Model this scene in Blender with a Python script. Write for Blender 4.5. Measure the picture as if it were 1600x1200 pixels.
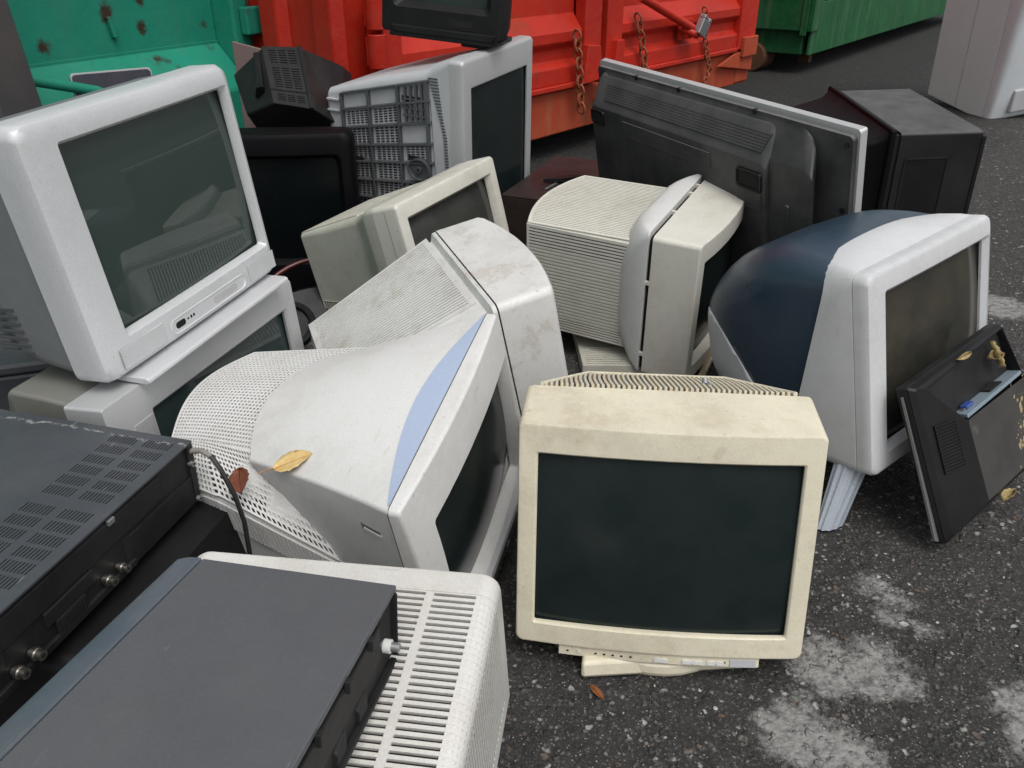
import bpy, bmesh, math, random
from mathutils import Vector, Matrix, Euler
random.seed(7)
S = bpy.context.scene
for o in list(bpy.data.objects): bpy.data.objects.remove(o)
# ---------------------------------------------------------------- camera, sky, sun, exposure
cam = bpy.data.objects.new('camera', bpy.data.cameras.new('camera'))
S.collection.objects.link(cam)
cam.location = (0, 0, 1.0)
cam.rotation_euler = (math.radians(61.5), 0, 0)
cam.data.sensor_width = 36
cam.data.lens = 36 * 1290 / 1600
cam.data.clip_start = .02
cam.data.clip_end = 500
S.camera = cam
SUN_EL, SUN_AZ = 62, 152          # azimuth clockwise from +Y
w = bpy.data.worlds.new('World'); S.world = w; w.use_nodes = True
nt = w.node_tree; bg = nt.nodes['Background']
sky = nt.nodes.new('ShaderNodeTexSky'); sky.sky_type = 'NISHITA'; sky.sun_disc = False
sky.sun_elevation = math.radians(SUN_EL); sky.sun_rotation = math.radians(SUN_AZ)
sky.air_density = 1.0; sky.dust_density = 4.0; sky.ozone_density = 1.0
hs = nt.nodes.new('ShaderNodeHueSaturation'); hs.inputs['Saturation'].default_value = .2
nt.links.new(sky.outputs[0], hs.inputs['Color']); nt.links.new(hs.outputs[0], bg.inputs[0])
bg.inputs[1].default_value = .15
sun = bpy.data.objects.new('sun', bpy.data.lights.new('sun', 'SUN')); S.collection.objects.link(sun)
sun.data.energy = .9; sun.data.angle = math.radians(40); sun.data.color = (1, .97, .92)
az = math.radians(SUN_AZ); el = math.radians(SUN_EL)
sdir = Vector((math.sin(az) * math.cos(el), math.cos(az) * math.cos(el), math.sin(el)))
sun.rotation_euler = sdir.to_track_quat('Z', 'Y').to_euler()
S.view_settings.view_transform = 'Standard'; S.view_settings.look = 'None'
S.view_settings.exposure = 0.18; S.view_settings.gamma = 1
S.render.engine = 'CYCLES'
S.cycles.use_denoising = True
S.cycles.max_bounces = 6

# ---------------------------------------------------------------- materials
def srgb(r, g, b):
    f = lambda c: (c / 255 / 12.92) if c / 255 <= .04045 else ((c / 255 + .055) / 1.055) ** 2.4
    return (f(r), f(g), f(b))

def newmat(name):
    m = bpy.data.materials.new(name); m.use_nodes = True
    return m, m.node_tree, m.node_tree.nodes['Principled BSDF']

def N(t, typ, **k):
    n = t.nodes.new(typ)
    for a, b in k.items():
        if a in n.inputs.keys() if isinstance(a, str) else False: n.inputs[a].default_value = b
        else: setattr(n, a, b)
    return n

def noise(t, vec, scale, detail=4, rough=.6, seed=0.0):
    mp = t.nodes.new('ShaderNodeMapping'); mp.inputs['Location'].default_value = (seed * 1.37, seed * 2.11, seed * .71)
    t.links.new(vec, mp.inputs[0])
    n = t.nodes.new('ShaderNodeTexNoise'); n.inputs['Scale'].default_value = scale
    n.inputs['Detail'].default_value = detail; n.inputs['Roughness'].default_value = rough
    t.links.new(mp.outputs[0], n.inputs['Vector'])
    return n.outputs['Fac']

def ramp(t, fac, stops):
    r = t.nodes.new('ShaderNodeValToRGB'); cr = r.color_ramp
    while len(cr.elements) < len(stops): cr.elements.new(.5)
    for e, (p, c) in zip(cr.elements, stops):
        e.position = p; e.color = (c, c, c, 1) if not isinstance(c, tuple) else (*c, 1)
    t.links.new(fac, r.inputs[0]); return r.outputs[0]

def mix(t, fac, a, b, typ='MIX'):
    m = t.nodes.new('ShaderNodeMix'); m.data_type = 'RGBA'; m.blend_type = typ
    for i, v in ((0, fac), (6, a), (7, b)):
        if isinstance(v, (int, float)): m.inputs[i].default_value = v
        elif isinstance(v, tuple): m.inputs[i].default_value = (*v, 1)
        else: t.links.new(v, m.inputs[i])
    return m.outputs[2]

_seed = [0]
def plastic(name, col, rough=.5, dirt=(.16, .12, .07), amt=.35, stain=(.3, .2, .1), stain_amt=.0, metallic=0.0,
            scratch=0.0, scratch_col=(.5, .5, .5), bump=.15, coat=0.0, big=5.0, dust=0.0, dustcol=(.35, .33, .3), spec=.5, settle=0.0, settlecol=(.11, .108, .105)):
    m, t, p = newmat(name); _seed[0] += 1; sd = _seed[0] * 3.1
    tc = t.nodes.new('ShaderNodeTexCoord').outputs['Object']
    a = noise(t, tc, big, 8, .65, sd); b = noise(t, tc, 38, 6, .7, sd + 1); c = noise(t, tc, 420, 2, .5, sd + 2)
    c0 = mix(t, ramp(t, c, [(.3, 0.0), (.7, 1.0)]), tuple(x * .93 for x in col), tuple(min(1, x * 1.05) for x in col))
    ab = t.nodes.new('ShaderNodeMath'); ab.operation = 'MULTIPLY'
    t.links.new(ramp(t, a, [(.42, 0.0), (.75, 1.0)]), ab.inputs[0]); t.links.new(ramp(t, b, [(.3, .3), (.7, 1.0)]), ab.inputs[1])
    am = t.nodes.new('ShaderNodeMath'); am.operation = 'MULTIPLY'; t.links.new(ab.outputs[0], am.inputs[0]); am.inputs[1].default_value = amt
    c1 = mix(t, am.outputs[0], c0, dirt)
    # small dark scuffs
    s2 = noise(t, tc, 90, 3, .6, sd + 5)
    sm = t.nodes.new('ShaderNodeMath'); sm.operation = 'MULTIPLY'
    t.links.new(ramp(t, s2, [(.68, 0.0), (.74, 1.0)]), sm.inputs[0]); sm.inputs[1].default_value = amt * .7
    c1 = mix(t, sm.outputs[0], c1, dirt)
    if stain_amt:
        sn = noise(t, tc, 9, 6, .75, sd + 9)
        mm = t.nodes.new('ShaderNodeMath'); mm.operation = 'MULTIPLY'
        t.links.new(ramp(t, sn, [(.52, 0.0), (.62, 1.0), (.66, .35), (.8, .6)]), mm.inputs[0]); mm.inputs[1].default_value = stain_amt
        c1 = mix(t, mm.outputs[0], c1, stain)
    if dust:
        dn = noise(t, tc, 7, 7, .7, sd + 13)
        mm = t.nodes.new('ShaderNodeMath'); mm.operation = 'MULTIPLY'
        t.links.new(ramp(t, dn, [(.35, 0.0), (.75, 1.0)]), mm.inputs[0]); mm.inputs[1].default_value = dust
        c1 = mix(t, mm.outputs[0], c1, dustcol)
    if scratch:
        mp = t.nodes.new('ShaderNodeMapping'); mp.inputs['Scale'].default_value = (18, 140, 18); mp.inputs['Rotation'].default_value = (.5, .3, .9 + sd)
        t.links.new(tc, mp.inputs[0]); sn = t.nodes.new('ShaderNodeTexNoise'); sn.inputs['Scale'].default_value = 1; sn.inputs['Detail'].default_value = 3
        t.links.new(mp.outputs[0], sn.inputs['Vector'])
        mm = t.nodes.new('ShaderNodeMath'); mm.operation = 'MULTIPLY'
        t.links.new(ramp(t, sn.outputs['Fac'], [(.70, 0.0), (.74, 1.0)]), mm.inputs[0]); mm.inputs[1].default_value = scratch
        c1 = mix(t, mm.outputs[0], c1, scratch_col)
    if settle:      # dust lying on whatever faces upwards
        g = t.nodes.new('ShaderNodeNewGeometry'); sz = t.nodes.new('ShaderNodeSeparateXYZ'); t.links.new(g.outputs['Normal'], sz.inputs[0])
        mm = t.nodes.new('ShaderNodeMath'); mm.operation = 'MULTIPLY'; t.links.new(ramp(t, sz.outputs[2], [(.22, 0.0), (.85, settle)]), mm.inputs[0]); t.links.new(ramp(t, noise(t, tc, 11, 7, .7, sd + 17), [(.25, .35), (.7, 1.0)]), mm.inputs[1])
        c1 = mix(t, mm.outputs[0], c1, settlecol)
    t.links.new(c1, p.inputs['Base Color'])
    rr = ramp(t, a, [(.3, max(.05, rough - .08)), (.75, min(1, rough + .2))])
    t.links.new(rr, p.inputs['Roughness'])
    p.inputs['Metallic'].default_value = metallic; p.inputs['Specular IOR Level'].default_value = spec
    if coat: p.inputs['Coat Weight'].default_value = coat; p.inputs['Coat Roughness'].default_value = .15
    if bump:
        bp = t.nodes.new('ShaderNodeBump'); bp.inputs['Strength'].default_value = bump; bp.inputs['Distance'].default_value = .0006
        t.links.new(noise(t, tc, 700, 2, .5, sd + 3), bp.inputs['Height']); t.links.new(bp.outputs[0], p.inputs['Normal'])
    return m

def flat(name, col, rough=.6, metallic=0.0):
    m, t, p = newmat(name)
    tc = t.nodes.new('ShaderNodeTexCoord').outputs['Object']
    n = noise(t, tc, 60, 4)
    t.links.new(mix(t, n, tuple(c * .8 for c in col), tuple(c * 1.2 for c in col)), p.inputs['Base Color'])
    p.inputs['Roughness'].default_value = rough; p.inputs['Metallic'].default_value = metallic
    return m

def glass(name, col, rough=.07, dust=.12, dustcol=(.2, .19, .17), dirt_scale=9, spec=.5):
    m, t, p = newmat(name); _seed[0] += 1; sd = _seed[0] * 2.3
    tc = t.nodes.new('ShaderNodeTexCoord').outputs['Object']
    a = noise(t, tc, dirt_scale, 8, .7, sd); b = noise(t, tc, 160, 2, .5, sd + 2)
    mm = t.nodes.new('ShaderNodeMath'); mm.operation = 'MULTIPLY'
    t.links.new(ramp(t, a, [(.35, 0.0), (.8, 1.0)]), mm.inputs[0]); mm.inputs[1].default_value = dust
    c = mix(t, mm.outputs[0], col, dustcol)
    sp = t.nodes.new('ShaderNodeMath'); sp.operation = 'MULTIPLY'
    t.links.new(ramp(t, b, [(.78, 0.0), (.82, 1.0)]), sp.inputs[0]); sp.inputs[1].default_value = min(1, dust * 2.5)
    c = mix(t, sp.outputs[0], c, dustcol)
    t.links.new(c, p.inputs['Base Color'])
    t.links.new(ramp(t, a, [(.3, rough), (.8, rough + .04)]), p.inputs['Roughness'])
    p.inputs['Specular IOR Level'].default_value = spec
    return m

def rusty(name, col, rust=(.13, .05, .02), amt=.5, rough=.5, fade=(.3, .3, .3), fade_amt=.1, low_rust=None, streak=0.0):
    m, t, p = newmat(name); _seed[0] += 1; sd = _seed[0] * 1.7
    tc = t.nodes.new('ShaderNodeTexCoord').outputs['Object']
    a = noise(t, tc, 2.3, 10, .68, sd); b = noise(t, tc, 14, 8, .7, sd + 3); f = noise(t, tc, 1.2, 6, .6, sd + 6)
    c = mix(t, ramp(t, f, [(.35, 0.0), (.7, 1.0)]), tuple(x * .82 for x in col), tuple(x * 1.15 for x in col))
    fm = t.nodes.new('ShaderNodeMath'); fm.operation = 'MULTIPLY'; t.links.new(ramp(t, b, [(.45, 0.0), (.8, 1.0)]), fm.inputs[0]); fm.inputs[1].default_value = fade_amt
    c = mix(t, fm.outputs[0], c, fade)
    rm = t.nodes.new('ShaderNodeMath'); rm.operation = 'MULTIPLY'
    t.links.new(ramp(t, a, [(.60, 0.0), (.66, 1.0)]), rm.inputs[0]); t.links.new(ramp(t, b, [(.4, .2), (.6, 1.0)]), rm.inputs[1])
    r2 = t.nodes.new('ShaderNodeMath'); r2.operation = 'MULTIPLY'; t.links.new(rm.outputs[0], r2.inputs[0]); r2.inputs[1].default_value = amt
    c = mix(t, r2.outputs[0], c, rust)
    if streak:
        mp = t.nodes.new('ShaderNodeMapping'); mp.inputs['Scale'].default_value = (14, 14, .8); t.links.new(tc, mp.inputs[0])
        sn = t.nodes.new('ShaderNodeTexNoise'); sn.inputs['Scale'].default_value = 1; sn.inputs['Detail'].default_value = 6; t.links.new(mp.outputs[0], sn.inputs['Vector'])
        mm = t.nodes.new('ShaderNodeMath'); mm.operation = 'MULTIPLY'; t.links.new(ramp(t, sn.outputs['Fac'], [(.5, 0.0), (.75, 1.0)]), mm.inputs[0]); mm.inputs[1].default_value = streak
        c = mix(t, mm.outputs[0], c, fade)
    t.links.new(c, p.inputs['Base Color'])
    t.links.new(ramp(t, b, [(.3, rough - .12), (.7, rough + .2)]), p.inputs['Roughness'])
    p.inputs['Specular IOR Level'].default_value = .3
    bp = t.nodes.new('ShaderNodeBump'); bp.inputs['Strength'].default_value = .35; bp.inputs['Distance'].default_value = .01
    t.links.new(b, bp.inputs['Height']); t.links.new(bp.outputs[0], p.inputs['Normal'])
    return m

M = {}
def edge_scuff(m, axis, at, width, col, amt):
    t = m.node_tree; p = t.nodes['Principled BSDF']; tc = t.nodes.new('ShaderNodeTexCoord').outputs['Object']
    sp = t.nodes.new('ShaderNodeSeparateXYZ'); t.links.new(tc, sp.inputs[0])
    nz = t.nodes.new('ShaderNodeMath'); nz.operation = 'MULTIPLY_ADD'; t.links.new(noise(t, tc, 14, 6, .7, 2), nz.inputs[0]); nz.inputs[1].default_value = .05; t.links.new(sp.outputs[axis], nz.inputs[2])
    d = t.nodes.new('ShaderNodeMath'); d.operation = 'SUBTRACT'; t.links.new(nz.outputs[0], d.inputs[0]); d.inputs[1].default_value = at + .025
    ab = t.nodes.new('ShaderNodeMath'); ab.operation = 'ABSOLUTE'; t.links.new(d.outputs[0], ab.inputs[0])
    mr = t.nodes.new('ShaderNodeMapRange'); mr.inputs[1].default_value = width; mr.inputs[2].default_value = width * .2; mr.inputs[3].default_value = 0; mr.inputs[4].default_value = 1; t.links.new(ab.outputs[0], mr.inputs[0])
    f = t.nodes.new('ShaderNodeMath'); f.operation = 'MULTIPLY'; t.links.new(mr.outputs[0], f.inputs[0]); t.links.new(ramp(t, noise(t, tc, 95, 5, .7, 7), [(.45, 0.0), (.6, amt)]), f.inputs[1])
    c = p.inputs['Base Color'].links[0].from_socket
    t.links.new(mix(t, f.outputs[0], c, col), p.inputs['Base Color'])
M['dark'] = flat('slot_dark', (.006, .006, .006), .9)
M['slotbrown'] = flat('slot_brown', (.06, .048, .036), .9)
M['slottan'] = flat('slot_tan', (.24, .17, .10), .8)
M['slotblue'] = flat('slot_slate', (.13, .14, .16), .8)
M['white'] = plastic('white_plastic', (.635, .635, .62), .42, amt=.42, stain_amt=.08, big=4, scratch=.3, scratch_col=(.30, .27, .23))
M['white_dirty'] = plastic('grimy_white_plastic', (.64, .64, .62), .45, amt=.5, stain=(.30, .22, .13), stain_amt=.34, big=5, scratch=.3, scratch_col=(.28, .24, .19))
M['cream'] = plastic('yellowed_cream_plastic', (.665, .62, .48), .45, amt=.5, stain_amt=.18, big=6, scratch=.25, scratch_col=(.30, .25, .17))
M['beige'] = plastic('beige_plastic', (.52, .51, .45), .5, amt=.5, stain_amt=.12, big=6, scratch=.25, scratch_col=(.2, .18, .14))
M['beige2'] = plastic('pale_beige_plastic', (.63, .615, .55), .48, amt=.4, stain_amt=.1, big=5, scratch=.22, scratch_col=(.28, .24, .18))
M['silver'] = plastic('silver_paint', (.61, .62, .63), .32, amt=.3, dirt=(.25, .24, .23), metallic=.2, scratch=.22, scratch_col=(.25, .25, .25), big=5, bump=.04)
M['silverflat'] = plastic('dull_silver_paint', (.47, .475, .48), .4, amt=.2, metallic=.2, big=5)
M['greyshell'] = plastic('mid_grey_plastic', (.16, .17, .18), .5, amt=.3, dirt=(.12, .11, .10), dust=.25, big=6)
M['greypanel'] = plastic('slate_grey_plastic', (.062, .070, .078), .5, amt=.3, dust=.25, dustcol=(.15, .15, .15), big=6)
M['lightgrey'] = plastic('light_grey_plastic', (.46, .47, .49), .45, amt=.3, dust=.1, big=6)
M['vcr'] = plastic('anthracite_sheet_metal', (.085, .09, .097), .42, amt=.35, dirt=(.05, .05, .05), scratch=.45, scratch_col=(.2, .2, .2), dust=.25, dustcol=(.14, .14, .14), bump=.5, big=7)
M['vcr2'] = plastic('scuffed_black_sheet_metal', (.05, .056, .064), .42, amt=.25, dirt=(.03, .03, .03), scratch=.4, scratch_col=(.3, .3, .3), dust=.3, dustcol=(.13, .13, .14), bump=.5, big=6)
edge_scuff(M['vcr2'], 0, -.185, .0035, (.34, .34, .33), .9)
M['bezelgrey'] = plastic('blue_grey_plastic', (.075, .092, .115), .35, amt=.2, dust=.15, bump=.1)
M['black'] = plastic('black_plastic', (.008, .008, .009), .42, amt=.2, dirt=(.03, .028, .026), dust=.2, dustcol=(.04, .038, .036), big=6, spec=.22)
M['blackdusty'] = plastic('dusty_black_plastic', (.010, .010, .011), .48, amt=.3, dirt=(.05, .047, .045), dust=.35, dustcol=(.06, .058, .056), scratch=.15, scratch_col=(.2, .2, .2), big=5, spec=.22)
M['blackgloss'] = plastic('glossy_black_plastic', (.005, .006, .007), .3, amt=.15, dirt=(.04, .04, .04), big=6, spec=.22)
M['charcoal'] = plastic('dusty_charcoal_plastic', (.034, .034, .036), .5, amt=.3, dirt=(.05, .048, .046), dust=.75, dustcol=(.105, .103, .10), big=4, spec=.3, settle=1.0, settlecol=(.19, .187, .183))
M['blacktop'] = plastic('black_plastic_with_settled_dust', (.010, .010, .011), .48, amt=.3, dirt=(.04, .038, .036), dust=.3, dustcol=(.045, .044, .043), big=4, spec=.25, settle=.8, settlecol=(.13, .128, .125))
M['inky'] = plastic('inky_black_plastic', (.004, .004, .005), .45, amt=.1, dirt=(.015, .014, .013), big=6)
M['inky'].node_tree.nodes['Principled BSDF'].inputs['Specular IOR Level'].default_value = .12
M['blackbrown'] = plastic('brown_black_cabinet', (.022, .013, .0125), .42, amt=.35, dirt=(.05, .038, .032), dust=.4, dustcol=(.075, .062, .058), big=5, spec=.22)
M['navy'] = plastic('dark_blue_plastic', (.020, .043, .070), .30, amt=.3, dirt=(.03, .035, .04), scratch=.2, scratch_col=(.14, .15, .17), coat=.04, dust=.3, dustcol=(.07, .08, .09), big=6)
M['warmwhite'] = plastic('warm_white_plastic', (.63, .62, .585), .42, amt=.4, stain_amt=.1, big=4, scratch=.3, scratch_col=(.30, .27, .23))
M['lens'] = plastic('pale_blue_plastic', (.36, .435, .57), .35, amt=.1, bump=.02)
M['ice'] = plastic('icy_translucent_plastic', (.43, .48, .54), .25, amt=.12)
M['ice'].node_tree.nodes['Principled BSDF'].inputs['Transmission Weight'].default_value = .3
M['pearl'] = plastic('pearl_white_plastic', (.60, .61, .62), .4, amt=.42, scratch=.22, scratch_col=(.26, .25, .24), dirt=(.2, .18, .15), big=5)
M['metal'] = flat('nickel_metal', (.55, .53, .48), .3, 1.0)
M['steel'] = plastic('dull_steel', (.38, .39, .40), .4, metallic=.8, amt=.3)
M['scr_dark'] = glass('dark_green_glass', (.009, .016, .0155), .16, .10, (.1, .1, .1), spec=.3)
M['scr_tv'] = glass('grey_green_glass', (.036, .052, .046), .006, .05, (.1, .1, .1))
M['scr_black'] = glass('unlit_black_glass', (.003, .0045, .005), .25, .1, (.02, .02, .02), spec=.15)
M['scr_grey'] = glass('grey_glass', (.035, .036, .033), .10, .25, (.14, .14, .13))
M['scr_muddy'] = glass('muddy_glass', (.022, .024, .022), .10, .5, (.12, .095, .06), 7)
M['scr_tv2'] = glass('slate_glass', (.028, .045, .045), .05, .06, (.1, .1, .1))
M['rubber'] = flat('rubber', (.02, .02, .02), .7)
M['cablemat'] = flat('cable_rubber', (.014, .014, .014), .5)
M['cablegrey'] = flat('worn_cable_grey', (.22, .20, .18), .6)
M['red'] = rusty('red_paint', (.44, .021, .010), (.13, .045, .02), .5, .42, (.42, .12, .05), .14)
M['redrust'] = rusty('rusty_red_paint', (.40, .055, .022), (.15, .06, .025), .9, .6, (.32, .13, .06), .4, streak=.4)
M['green'] = rusty('teal_green_paint', (.012, .225, .15), (.045, .032, .02), .8, .5, (.07, .18, .13), .2, streak=.15)
M['greendark'] = rusty('dark_green_paint', (.010, .10, .032), (.05, .04, .03), .5, .45, (.14, .18, .15), .15, streak=.35)
M['chain'] = rusty('rusty_chain_iron', (.25, .075, .034), (.34, .14, .05), .8, .7)
M['rust'] = rusty('rust', (.10, .045, .022), (.05, .03, .02), .9, .8)
M['fridge'] = plastic('grey_enamel', (.70, .82, .80), .4, amt=.12)
M['fridgewhite'] = plastic('white_enamel', (.68, .72, .74), .25, amt=.2, stain_amt=.05)

# ---------------------------------------------------------------- mesh helpers
class MB:
    def __init__(s): s.v = []; s.f = []; s.m = []
    def add(s, vs, fs, mat=0):
        b = len(s.v); s.v += [tuple(x) for x in vs]; s.f += [tuple(i + b for i in f) for f in fs]
        s.m += [mat] * len(fs) if isinstance(mat, int) else list(mat); return s
    def box(s, x0, x1, y0, y1, z0, z1, mat=0):
        v = [(x, y, z) for x in (x0, x1) for y in (y0, y1) for z in (z0, z1)]
        return s.add(v, [(0, 1, 3, 2), (4, 6, 7, 5), (0, 4, 5, 1), (2, 3, 7, 6), (0, 2, 6, 4), (1, 5, 7, 3)], mat)
    def hexa(s, p, mat=0):   # p: 4 front (tl,tr,br,bl), 4 back
        return s.add(p, [(0, 1, 2, 3), (7, 6, 5, 4), (0, 4, 5, 1), (1, 5, 6, 2), (2, 6, 7, 3), (3, 7, 4, 0)], mat)
    def loft(s, secs, cap0=True, cap1=True, mat=0, closed=True):
        n = len(secs[0]); vs = [p for q in secs for p in q]; fs = []
        for i in range(len(secs) - 1):
            for j in range(n if closed else n - 1):
                k = (j + 1) % n; fs.append((i * n + j, i * n + k, (i + 1) * n + k, (i + 1) * n + j))
        if cap0: fs.append(tuple(range(n - 1, -1, -1)))
        if cap1: b = (len(secs) - 1) * n; fs.append(tuple(b + i for i in range(n)))
        return s.add(vs, fs, mat)
    def tube(s, pts, r, n=10, mat=0, cap=True):
        pts = [Vector(p) for p in pts]; secs = []; up = Vector((.13, .21, 1)).normalized()
        for i, p in enumerate(pts):
            d = (pts[min(i + 1, len(pts) - 1)] - pts[max(i - 1, 0)]).normalized()
            a = d.cross(up); a = a.normalized() if a.length > 1e-4 else Vector((1, 0, 0)); b = d.cross(a)
            rr = r[i] if isinstance(r, (list, tuple)) else r
            secs.append([p + rr * (math.cos(2 * math.pi * k / n) * a + math.sin(2 * math.pi * k / n) * b) for k in range(n)])
        return s.loft(secs, cap, cap, mat)
    def cyl(s, a, b, r, n=16, mat=0): return s.tube([a, b], r, n, mat)
    def torus(s, c, R, axis, r, ax2=None, stretch=1.0, n=14, m=7, mat=0):
        c = Vector(c); ax = Vector(axis).normalized(); u = Vector(ax2).normalized() if ax2 else ax.orthogonal().normalized(); v = ax.cross(u)
        vs = []; fs = []
        for i in range(n):
            t = 2 * math.pi * i / n; d = math.cos(t) * u * stretch + math.sin(t) * v; e = (math.cos(t) * u + math.sin(t) * v)
            for j in range(m):
                q = 2 * math.pi * j / m; vs.append(c + R * d + r * (math.cos(q) * e + math.sin(q) * ax))
        for i in range(n):
            for j in range(m): fs.append((i * m + j, ((i + 1) % n) * m + j, ((i + 1) % n) * m + (j + 1) % m, i * m + (j + 1) % m))
        return s.add(vs, fs, mat)
    def build(s, name, mats, parent=None, smooth=35, bevel=0, seg=2, world=False, sub=0):
        me = bpy.data.meshes.new(name); me.from_pydata(s.v, [], s.f)
        mats = mats if isinstance(mats, (list, tuple)) else [mats]
        for x in mats: me.materials.append(M[x] if isinstance(x, str) else x)
        me.polygons.foreach_set('material_index', [min(i, len(mats) - 1) for i in s.m])
        bm = bmesh.new(); bm.from_mesh(me); bmesh.ops.recalc_face_normals(bm, faces=bm.faces); bm.to_mesh(me); bm.free()
        if smooth:
            me.polygons.foreach_set('use_smooth', [True] * len(me.polygons)); me.set_sharp_from_angle(angle=math.radians(smooth))
        o = bpy.data.objects.new(name, me); S.collection.objects.link(o)
        if parent is not None:
            o.parent = parent
            if world: o.matrix_parent_inverse = ROOTS[parent.name].inverted()
        if bevel:
            b = o.modifiers.new('bevel', 'BEVEL'); b.width = bevel; b.segments = seg; b.limit_method = 'ANGLE'; b.angle_limit = math.radians(40); b.harden_normals = False
        if smooth and (bevel or len(me.polygons) < 9000):
            wn = o.modifiers.new('flat_normals', 'WEIGHTED_NORMAL'); wn.keep_sharp = True; wn.weight = 60
        if sub:
            b = o.modifiers.new('sub', 'SUBSURF'); b.levels = sub; b.render_levels = sub
        return o

ROOTS = {}
def tag(o, label, cat, group=None):
    o['label'] = label; o['category'] = cat
    if group: o['group'] = group
    return o
def root(name, label, cat, loc=(0, 0, 0), eul=(0, 0, 0), group=None):
    o = bpy.data.objects.new(name, None); S.collection.objects.link(o); o.empty_display_size = .05
    o.location = loc; o.rotation_euler = [math.radians(a) for a in eul]
    ROOTS[o.name] = Matrix.Translation(loc) @ Euler([math.radians(a) for a in eul]).to_matrix().to_4x4()
    return tag(o, label, cat, group)
def struct(o, kind='structure'): o['kind'] = kind; return o

def rsec(xl, xr, zb, zt, r, nc=4, ne=8, y=0.0):
    """rounded rectangle, counter-clockwise from bottom-left, (x, y, z) points"""
    r = min(r, (xr - xl) / 2.01, (zt - zb) / 2.01); out = []
    cs = [(xr - r, zb + r, -90), (xr - r, zt - r, 0), (xl + r, zt - r, 90), (xl + r, zb + r, 180)]
    for i, (cx, cz, a0) in enumerate(cs):
        arc = [(cx + r * math.cos(math.radians(a0 + 90 * k / nc)), cz + r * math.sin(math.radians(a0 + 90 * k / nc))) for k in range(nc + 1)]
        out += arc
        nx, nz, na = cs[(i + 1) % 4]; e = (nx + r * math.cos(math.radians(na)), nz + r * math.sin(math.radians(na)))
        for k in range(1, ne): out.append((arc[-1][0] + (e[0] - arc[-1][0]) * k / ne, arc[-1][1] + (e[1] - arc[-1][1]) * k / ne))
    if callable(y): return [(x, y(x, z), z) for x, z in out]
    return [(x, y, z) for x, z in out]

def bands(n, duty, a=0.0, b=1.0):
    c = [0.0]; f = []; p = (b - a) / n
    for i in range(n):
        s = a + p * (i + (1 - duty) / 2); c.append(s); f.append(False); c.append(s + p * duty); f.append(True)
    c.append(1.0); f.append(False); return c, f
def multi(groups):
    """groups: list of (start,end,n,duty) along 0..1"""
    c = [0.0]; f = []
    for a, b, n, d in groups:
        p = (b - a) / n
        for i in range(n):
            s = a + p * (i + (1 - d) / 2); c.append(s); f.append(False); c.append(s + p * d); f.append(True)
    c.append(1.0); f.append(False); return c, f
def refine(c, f, n):
    """split long gaps so curved patches stay smooth"""
    C = [c[0]]; Fl = []
    for i in range(len(f)):
        k = max(1, int(math.ceil((c[i + 1] - c[i]) * n)))
        for j in range(1, k + 1): C.append(c[i] + (c[i + 1] - c[i]) * j / k); Fl.append(f[i])
    return C, Fl

def grille(mb, P, U, V, t=.002, depth=.0017, hole=None, flip=1, mats=(0, 1), hm=None, shallow=None):
    """raised sheet P(u,v) with real recesses where both flags are set"""
    uc, uf = U; vc, vf = V; nu, nv = len(uc), len(vc); base = []; nrm = []
    e = 1e-3
    for u in uc:
        for v in vc:
            p = Vector(P(u, v)); a = Vector(P(min(1, u + e), v)) - Vector(P(max(0, u - e), v)); b = Vector(P(u, min(1, v + e))) - Vector(P(u, max(0, v - e)))
            n = a.cross(b).normalized() * flip; base.append(p); nrm.append(n)
    vs = [p + n * t for p, n in zip(base, nrm)]; fs = []; ms = []; idx = lambda i, j: i * nv + j
    for i in range(nu - 1):
        for j in range(nv - 1):
            q = [idx(i, j), idx(i + 1, j), idx(i + 1, j + 1), idx(i, j + 1)]
            h = uf[i] and vf[j] if hole is None else hole(i, j, uf[i], vf[j])
            if not h: fs.append(tuple(q)); ms.append(mats[0])
            else:
                d = depth if shallow is None else shallow(i, j); b = len(vs)
                vs += [base[k] + nrm[k] * (t - d) for k in q]
                fs.append((b, b + 1, b + 2, b + 3)); ms.append(mats[1] if hm is None else hm(i, j))
                for k in range(4): fs.append((q[k], q[(k + 1) % 4], b + (k + 1) % 4, b + k)); ms.append(mats[0])
    ring = [idx(i, 0) for i in range(nu)] + [idx(nu - 1, j) for j in range(1, nv)] + [idx(i, nv - 1) for i in range(nu - 2, -1, -1)] + [idx(0, j) for j in range(nv - 2, 0, -1)]
    b = len(vs); vs += [base[k] - nrm[k] * .0005 for k in ring]; n = len(ring)
    for k in range(n): fs.append((ring[k], ring[(k + 1) % n], b + (k + 1) % n, b + k)); ms.append(mats[0])
    mb.add(vs, fs, ms); return mb
def quad(a, b, c, d, bulge=0.0, bdir=(0, 0, 1)):
    """bilinear patch a(0,0) b(1,0) c(1,1) d(0,1)"""
    a, b, c, d = map(Vector, (a, b, c, d)); B = Vector(bdir)
    return lambda u, v: a * (1 - u) * (1 - v) + b * u * (1 - v) + c * u * v + d * (1 - u) * v + B * (bulge * 4 * u * (1 - u))

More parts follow.
